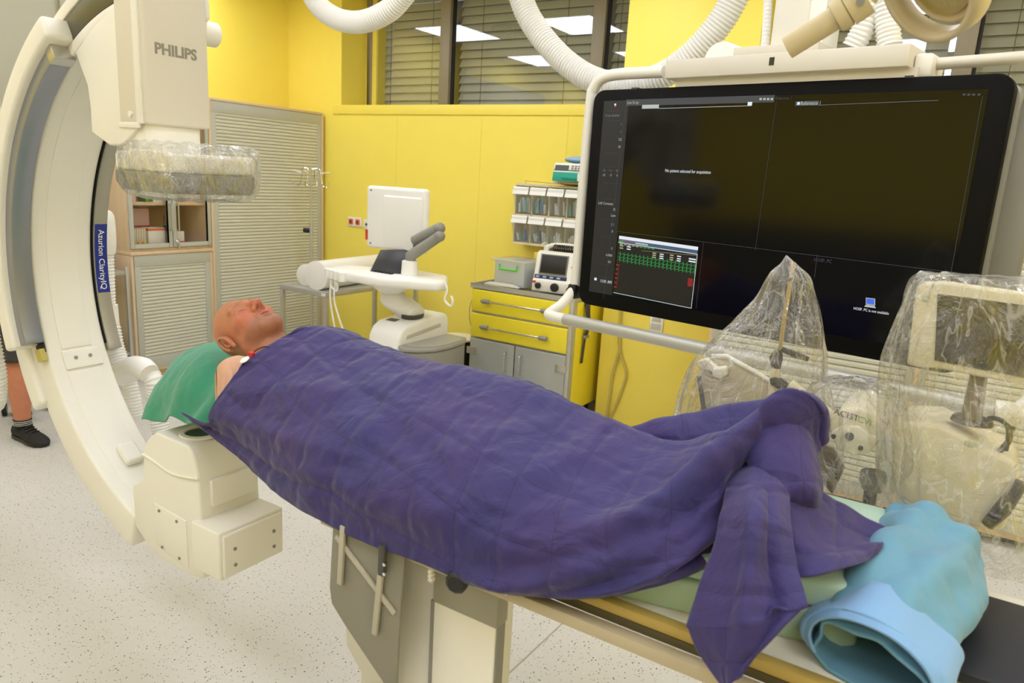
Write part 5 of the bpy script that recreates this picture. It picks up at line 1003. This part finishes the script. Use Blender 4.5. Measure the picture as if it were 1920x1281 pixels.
# ------------------------------------------------------------------ surgical lamp
t=thing('surgical_lamp',tuple(at_y(1650,-120,1.55)),'beige surgical lamp head with round lens and sterile handle','surgical lamp')
LBM=mat('lamp_beige',(206,190,150),.45)
YL=1.5; h0=at_y(1476,90,YL); h1=at_y(1566,34,YL); h2=at_y(1590,18,YL); h3=at_y(1625,-6,YL)
MB().tube([h0,h1],[.021,.021],24).build('sterile_handle',LBM,t); dd=(h0-h1)/np.linalg.norm(h0-h1); MB().tube([h0+dd*.0005,h0-dd*.01],.017,20).build('handle_socket',mat('lamp_beige_dark',(150,134,98),.5),t)
MB().tube([h1,h1+(h2-h1)*.05,h2-(h2-h1)*.1,h2],[.022,.028,.029,.026],24).build('collar',LBM,t); MB().tube([h2,h3],[.031,.031],24).build('swivel',LBM,t); MB().lathe([(.007,0),(.007,.003)],h3*.5+h2*.5+np.array([.01,-.03,-.005]),(.1,-1,-.1),12).build('swivel_screw',MGR,t)
hc=at_y(1768,-38,YL+.1); q0=at_y(1800,40,YL+.1)
an=np.array([-.55,-.6,-.58]); an/=np.linalg.norm(an)
MB().lathe([(.02,-.05),(.05,-.045),(.075,-.02),(.08,0),(.075,.004),(.065,.0)],hc-an*.0,an,40).build('lamp_head',LBM,t)
MB().lathe([(.065,.001),(.063,.006),(.02,.009)],hc,an,36).build('lens',mat('amber_lens',(170,150,84),.15,coat=.5,bump=.6,bscale=30),t)
u_=np.cross(an,[0,0,1]); u_/=np.linalg.norm(u_); v_=np.cross(an,u_)
ring=[hc+(.092*math.cos(a)*u_+.092*math.sin(a)*v_)+an*.02 for a in np.arange(48)*2*PI/48]
RG=np.array([[p-an*.021*s1+ (p-hc)*.0 for s1 in (-1,1)] for p in ring]); MB().grid(RG,cu=True).build('guard_ring',LBM,t,solid=.012)
MB().tube(catmull([h3,at_y(1660,-50,YL),at_y(1690,-120,YL+.05),hc-an*.05],16),.02,12).build('yoke_arm',LBM,t); e_=hc-an*.05; MB().tube([e_,e_+np.array([.1,.1,.35]),(e_[0]+.1,e_[1]+.1,ZC-.01)],.025,12).build('ceiling_arm',LBM,t)
# ------------------------------------------------------------------ contrast injector under its plastic cover
YI=1.76
t=thing('contrast_injector',(at_y(1640,900,YI)[0],YI,.84),'cream contrast injector with control screen standing at the table rail','injector')
INJ=mat('injector_cream',(226,216,184),.42,var=.01)
def slab(name,pts,Y,th,m,par=None,bevel=.006,seg=3): return MB().prism(px(pts,Y),'y',Y,Y+th).build(name,m,par or t,bevel=bevel,seg=seg)
mon=slab('monitor_frame',[(1718,540),(1735,530),(1770,530),(2000,562),(2015,580),(2010,742),(1760,692),(1722,690),(1700,684)],YI-.04,.05,INJ)
slab('monitor_screen',[(1758,551),(1990,582),(1990,722),(1752,676)],YI-.044,.01,mat('olive_screen',(52,46,14),.12,spec=.8),mon,.001); slab('power_mark',[(1730,553),(1742,555),(1741,567),(1729,565)],YI-.043,.005,mat('pale_green_mark',(190,196,170),.5),mon,.002)
MB().tube([at_y(1836,700,YI),at_y(1828,745,YI),at_y(1820,790,YI)],[.016,.018,.02],14).build('monitor_neck',mat('bronze_neck',(132,116,76),.4),t); MB().lathe([(.04,0),(.036,.01)],at_y(1822,792,YI),(0,0,1)).build('neck_base',mat('bronze_dark',(84,72,44),.4),t)
MB().tube(catmull([at_y(1838,800,YI-.03),at_y(1855,785,YI-.03),at_y(1880,790,YI-.03),at_y(1892,810,YI-.03),at_y(1885,845,YI-.03)],20),.005,8).build('sensor_cable',BLK,t)
slab('power_body',[(1652,812),(1700,792),(1760,795),(1905,868),(1915,890),(1895,965),(1880,1000),(1700,945),(1662,905)],YI-.05,.17,INJ,None,.012); slab('body_label',[(1810,826),(1835,832),(1833,841),(1808,836)],YI-.052,.004,mat('pale_green_mark',(190,196,170),.5),None,.001)
slab('side_grip',[(1868,905),(1895,900),(1885,950),(1862,980)],YI-.055,.01,mat('injector_shade',(206,196,164),.45),None,.004)
hd_=slab('injector_head',[(1556,800),(1565,778),(1585,765),(1615,762),(1640,775),(1652,800),(1650,830),(1630,850),(1600,856),(1572,842),(1558,822)],YI-.1,.18,INJ,None,.012)
slab('head_plate',[(1557,812),(1575,800),(1612,800),(1630,815),(1648,822),(1630,850),(1600,856),(1572,842)],YI-.108,.012,mat('plate_cream',(232,224,198),.4),hd_,.004)
for x,y,r in ((1563,818,.005),(1593,818,.009),(1614,840,.005)): MB().lathe([(r,0),(r,.004)],at_y(x,y,YI-.108),(0,-1,0),14).build('plate_screw',DGR,hd_)
v=at_y(1583,778,YI-.1005); text('lettering','ACIST',.019,frameM((v[0]+.004,v[1],v[2]),(1,0,-.13),(0.05,0,1)),mat('label_dark',(60,58,64),.5),hd_,.0004)
v=at_y(1617,789,YI-.1005); text('lettering','CVi',.019,frameM((v[0]+.004,v[1],v[2]),(1,0,-.13),(0.05,0,1)),mat('label_green',(140,180,40),.5),hd_,.0004)
MB().tube([at_y(1480,720,YI),at_y(1530,760,YI),at_y(1562,790,YI)],[.014,.016,.02],12).build('syringe_tray',INJ,t); slab('rail_clamp',[(1500,745),(1560,790),(1560,815),(1500,775)],YI-.02,.05,mat('clamp_cream',(214,204,174),.45))
slab('lower_bracket',[(1530,838),(1560,850),(1580,885),(1560,930),(1535,900)],YI-.03,.04,mat('smoked_plastic',(110,96,76),.3))
pt_=at_y(1634,905,YI); pb=at_y(1625,985,YI); MB().tube([pt_,pb,(pb[0]-.005,YI,.05)],.014,16).build('support_post',DGR,t); MB().lathe([(.022,0),(.03,.02),(.03,.04)],at_y(1635,918,YI),(0,0,1)).build('post_cap',MGR,t)
MB().lathe([(.25,0),(.25,.02),(.1,.05),(.03,.06)],(pb[0]-.005,YI+.05,.001),n=30).build('floor_base',MGR,t)
MB().tube([at_y(1898,800,YI-.03),at_y(1890,830,YI-.03),at_y(1874,846,YI-.03)],.006,8).build('hand_control',BLK,t); MB().tube([at_y(1916,905,YI-.06),at_y(1880,955,YI-.06),at_y(1850,985,YI-.06)],[.012,.016,.012],10).build('power_cable',BLK,t)
# syringe pole and screen paddle
t=thing('drip_stand_arm',tuple(at_y(1447,740,YI)),'thin brass rod with black clamps under the pointed plastic tent','stand')
BR=mat('brass_rod',(196,170,104),.35,.5)
MB().tube([at_y(1488,492,YI),at_y(1470,600,YI),at_y(1462,660,YI)],.005,10).build('rod',BR,t); slab('rod_label',[(1450,514),(1494,522),(1492,531),(1451,525)],YI-.01,.005,mat('amber_label',(86,70,14),.4),t,.001)
MB().tube([at_y(1461,655,YI),at_y(1455,672,YI),at_y(1455,690,YI)],[.008,.016,.011],12).build('joint',BLK,t); MB().tube([at_y(1466,655,YI),at_y(1490,665,YI),at_y(1516,674,YI)],[.006,.008,.006],10).build('lever',BLK,t); MB().tube([at_y(1455,690,YI),at_y(1450,725,YI),at_y(1446,780,YI)],.012,12).build('lower_rod',INJ,t); slab('clamp',[(1442,710),(1452,708),(1474,722),(1472,734),(1458,730),(1444,722)],YI-.02,.03,BLK,t,.004)
t=thing('shield_paddle',tuple(at_y(1390,770,YI)),'rounded cream arm board with dark edge and clip beside the blanket','arm board')
pd=[(1310,705),(1318,680),(1335,668),(1362,668),(1420,700),(1482,738),(1480,800),(1345,800),(1322,785)]
slab('board',pd,YI,.014,mat('board_beige',(196,186,158),.45),t,.004); MB().tube([at_y(x,y,YI-.002) for x,y in ((1310,705),(1316,745),(1322,785),(1345,800))],.006,8).build('edge_band',mat('slate_edge',(96,98,108),.5),t); MB().tube([at_y(x,y,YI-.002) for x,y in ((1335,668),(1362,668),(1420,700),(1482,738))],.006,8).build('edge_trim',CRM,t)
slab('clip_body',[(1306,678),(1325,672),(1345,690),(1338,700),(1312,690)],YI-.02,.02,CRM,t,.004); slab('clip_jaw',[(1336,690),(1360,688),(1362,704),(1350,712),(1334,706)],YI-.025,.025,CRM,t,.005); slab('label_patch',[(1345,766),(1378,762),(1380,775),(1344,778)],YI-.004,.005,WHT,t,.001)
# ------------------------------------------------------------------ plastic covers
PF=film('drape_film',.04,(244,242,234),.08,1.2,1.0,9,.32,(1,1,.22))
def tent(name,rings,label,seed,nr=60,na=110,pl=.05,smooth_seed=3.,ntop=0):
    t=thing(name,tuple(at_y(rings[-1][0],rings[-1][1],rings[-1][3])),label,'plastic cover'); G=[]
    for cx,cy,hwp,Y,dep in rings:
        c=at_y(cx,cy,Y); wld=hwp*np.linalg.norm(c-CP)*abs((c-CP)@fw)/np.linalg.norm(c-CP)/FPX
        e=rt0; G.append([c+e*wld*math.cos(a)+np.array([-e[1],e[0],0])*dep*math.sin(a) for a in np.linspace(0,2*PI,25)])
    S=surf(G,nr,na); S[:,-1]=S[:,0]; cen=S[:,:-1].mean(1)
    for i in range(nr):
        u=i/(nr-1)
        for j in range(na-1):
            a=2*PI*j/(na-1); d=S[i,j]-cen[i]
            w_=1+pl*(.25+u)*(.6*math.sin(9*a+seed+2*u)+.5*math.sin(17*a+seed*2-3*u)+.3*math.sin(31*a+4*u))+.1*noise.noise(Vector((3*math.cos(a)+seed,3*math.sin(a),4*u)))
            S[i,j]=cen[i]+d*w_; S[i,j,2]+=.012*noise.noise(Vector((6*math.cos(a)+seed,6*math.sin(a),9*u)))*min(1,u*4)
        S[i,-1]=S[i,0]
    MB().grid(S).build('film',PF,t,ang=180); return t
tent('plastic_tent',[(1475,479,1,YI,.003),(1479,500,18,YI,.02),(1480,525,40,YI,.04),(1472,580,63,YI,.06),(1447,640,98,YI,.09),(1428,685,121,YI,.11),(1418,740,137,YI,.12),(1410,800,152,YI,.13),(1405,850,160,YI,.13)],'clear plastic sheet hung in a pointed tent from the rod',1.3)
tent('plastic_hood',[(1860,520,30,YI-.02,.02),(1860,522,110,YI-.02,.05),(1862,532,146,YI-.02,.07),(1860,600,165,YI-.02,.085),(1850,680,178,YI-.02,.09),(1846,760,185,YI-.02,.1),(1850,840,195,YI-.02,.12),(1870,920,215,YI-.02,.13),(1905,985,215,YI-.02,.13),(1945,1050,215,YI-.02,.1)],'clear plastic bag hanging over the injector control screen',4.1)
tent('plastic_wrap',[(1612,712,10,YI-.02,.02),(1612,720,60,YI-.02,.06),(1606,745,84,YI-.02,.1),(1602,800,88,YI-.02,.13),(1603,850,86,YI-.02,.13),(1600,900,62,YI-.02,.1),(1592,950,46,YI-.02,.07)],'clear crumpled plastic wrapped around the injector head',7.7,pl=.06)
# ------------------------------------------------------------------ standing person beside the C-arm
f0=at_z(40,822,0); f1=at_z(84,838,0); fd=f1-f0; fd/=np.linalg.norm(fd); an_=f0+fd*.03; vd=np.array([an_[0],an_[1],0]); vd/=np.linalg.norm(vd)
b0=an_+vd*.33; hipc=(an_+b0)/2; hipc[2]=0
t=thing('person',tuple(hipc),'standing person in dark shorts and black trainers half hidden by the C-arm','person')
bd=MB(); sd=np.array([-vd[1],vd[0],0])
for a in (an_,b0):
    h=hipc+(a-hipc)*.5; limb([(h[0],h[1],.92),(a[0]*.6+h[0]*.4,a[1]*.6+h[1]*.4,.52),(a[0],a[1],.36),(a[0],a[1],.09)],[.1,.068,.066,.04])
    limb([(a[0],a[1],.07),tuple(a+(fd if a is an_ else vd)*.08+[0,0,.045])],[.03,.02])
c=hipc; bd.ell((c[0],c[1],.98),(.17,.17,.14)); bd.ell((c[0],c[1],1.2),(.17,.18,.25)); limb([(c[0]-.17*vd[0],c[1]-.17*vd[1],1.42),(c[0]+.17*vd[0],c[1]+.17*vd[1],1.42)],[.06,.06]); limb([(c[0],c[1],1.42),(c[0],c[1],1.52)],[.06,.055]); bd.ell((c[0],c[1],1.63),(.085,.085,.115)); bd.ell((c[0]+.08*sd[0]*-1,c[1]-.08*sd[1],1.61),(.02,.02,.02))
for s_ in (-1,1):
    p=c+vd*s_*.2; limb([(p[0],p[1],1.41),(p[0],p[1],1.12),(p[0]-sd[0]*.12,p[1]-sd[1]*.12,.98)],[.055,.042,.032])
    hb=np.array([p[0]-sd[0]*.16,p[1]-sd[1]*.16,.94]); bd.ell(hb,(.03,.03,.045))
    for k in range(4): limb([tuple(hb+vd*(k-1.5)*.014+[0,0,-.03]),tuple(hb+vd*(k-1.5)*.016-sd*.02+[0,0,-.09+.008*abs(k-1.5)])],[.0095,.0085],8)
    limb([tuple(hb-sd*.02),tuple(hb-sd*.05+[0,0,-.04])],[.01,.009],8)
bo=bd.build('tmp_body',None); md=bo.modifiers.new('r','REMESH'); md.mode='VOXEL'; md.voxel_size=.011; md2=bo.modifiers.new('s','SMOOTH'); md2.factor=.6; md2.iterations=5
bpy.context.view_layer.update(); bme=D.meshes.new_from_object(bo.evaluated_get(bpy.context.evaluated_depsgraph_get())); D.objects.remove(bo)
bme.materials.clear(); link('body',bme,mat('leg_skin',(198,128,98),.5,var=.07,scale=30,bump=.1,bscale=200),t,ang=180,fix=False)
SH=mat('charcoal_shorts',(66,64,62),.85,bump=.2,bscale=120)
for a in (an_,b0):
    h=hipc+(a-hipc)*.5; P=[h*1.0+[0,0,.94],(a*.45+h*.55)+[0,0,.62],(a*.65+h*.35)+[0,0,.455]]
    MB().tube(catmull(P,14),np.linspace(.125,.105,14),20,cap=False).build('shorts_leg',SH,t,solid=.004)
MB().lathe([(.165,0),(.185,.05),(.18,.16),(.165,.2)],(c[0],c[1],.88)).build('shorts_waist',SH,t); MB().lathe([(.17,0),(.19,.2),(.2,.36),(.13,.44),(.07,.47)],(c[0],c[1],1.05)).build('shirt',mat('navy_shirt',(40,46,70),.85),t)
MB().ell((c[0],c[1],1.675),(.09,.09,.085)).build('hair',mat('brown_hair',(70,50,36),.7,bump=.4,bscale=90),t)
BKS=mat('black_knit_shoe',(24,23,23),.7,bump=.3,bscale=160)
fd0=fd
for a in (an_,b0):
    fd=fd0 if a is an_ else vd; sdv=np.cross(fd,[0,0,1])
    base=np.array([a[0],a[1],0]); R_=[]
    for s_,w,h,z0 in ((-.075,.02,.05,.02),(-.065,.034,.085,.006),(-.03,.038,.1,.004),(.02,.04,.095,.004),(.07,.045,.075,.004),(.12,.05,.06,.004),(.165,.046,.045,.006),(.195,.028,.03,.012),(.205,.008,.02,.018)):
        R_.append([base+fd*s_+sdv*w*math.cos(q_)+np.array([0,0,z0+(h-z0)*(.5+.5*math.sin(q_))]) for q_ in np.linspace(0,2*PI,17)])
    sh=MB().grid(surf(R_,30,32)).build('shoe',BKS,t,ang=180); so=MB()
    OL=[base+fd*s_+sdv*w for s_,w in ((-.078,.0),(-.07,.033),(-.02,.04),(.05,.043),(.12,.052),(.17,.046),(.2,.025),(.208,0),(.2,-.025),(.17,-.046),(.12,-.052),(.05,-.043),(-.02,-.04),(-.07,-.033))]
    so.prism([(p[0],p[1]) for p in OL],'z',.001,.026).build('sole',BLK,sh,bevel=.006)
    for k in range(4): MB().tube([tuple(base+fd*(.03+.022*k)+sdv*.03+[0,0,.085-.008*k]),tuple(base+fd*(.035+.022*k)+[0,0,.1-.009*k]),tuple(base+fd*(.03+.022*k)-sdv*.03+[0,0,.085-.008*k])],.005,6).build('lace',BKS,sh)
    sk=MB().lathe([(.046,.07),(.045,.1),(.044,.125)],(a[0],a[1],0),cap=False).build('sock',BKS,t,solid=.003)
    for z in (.095,.105,.115): MB().lathe([(.0475,z),(.0475,z+.0025)],(a[0],a[1],0),cap=False).build('sock_stripe',WHT,sk,solid=.001)
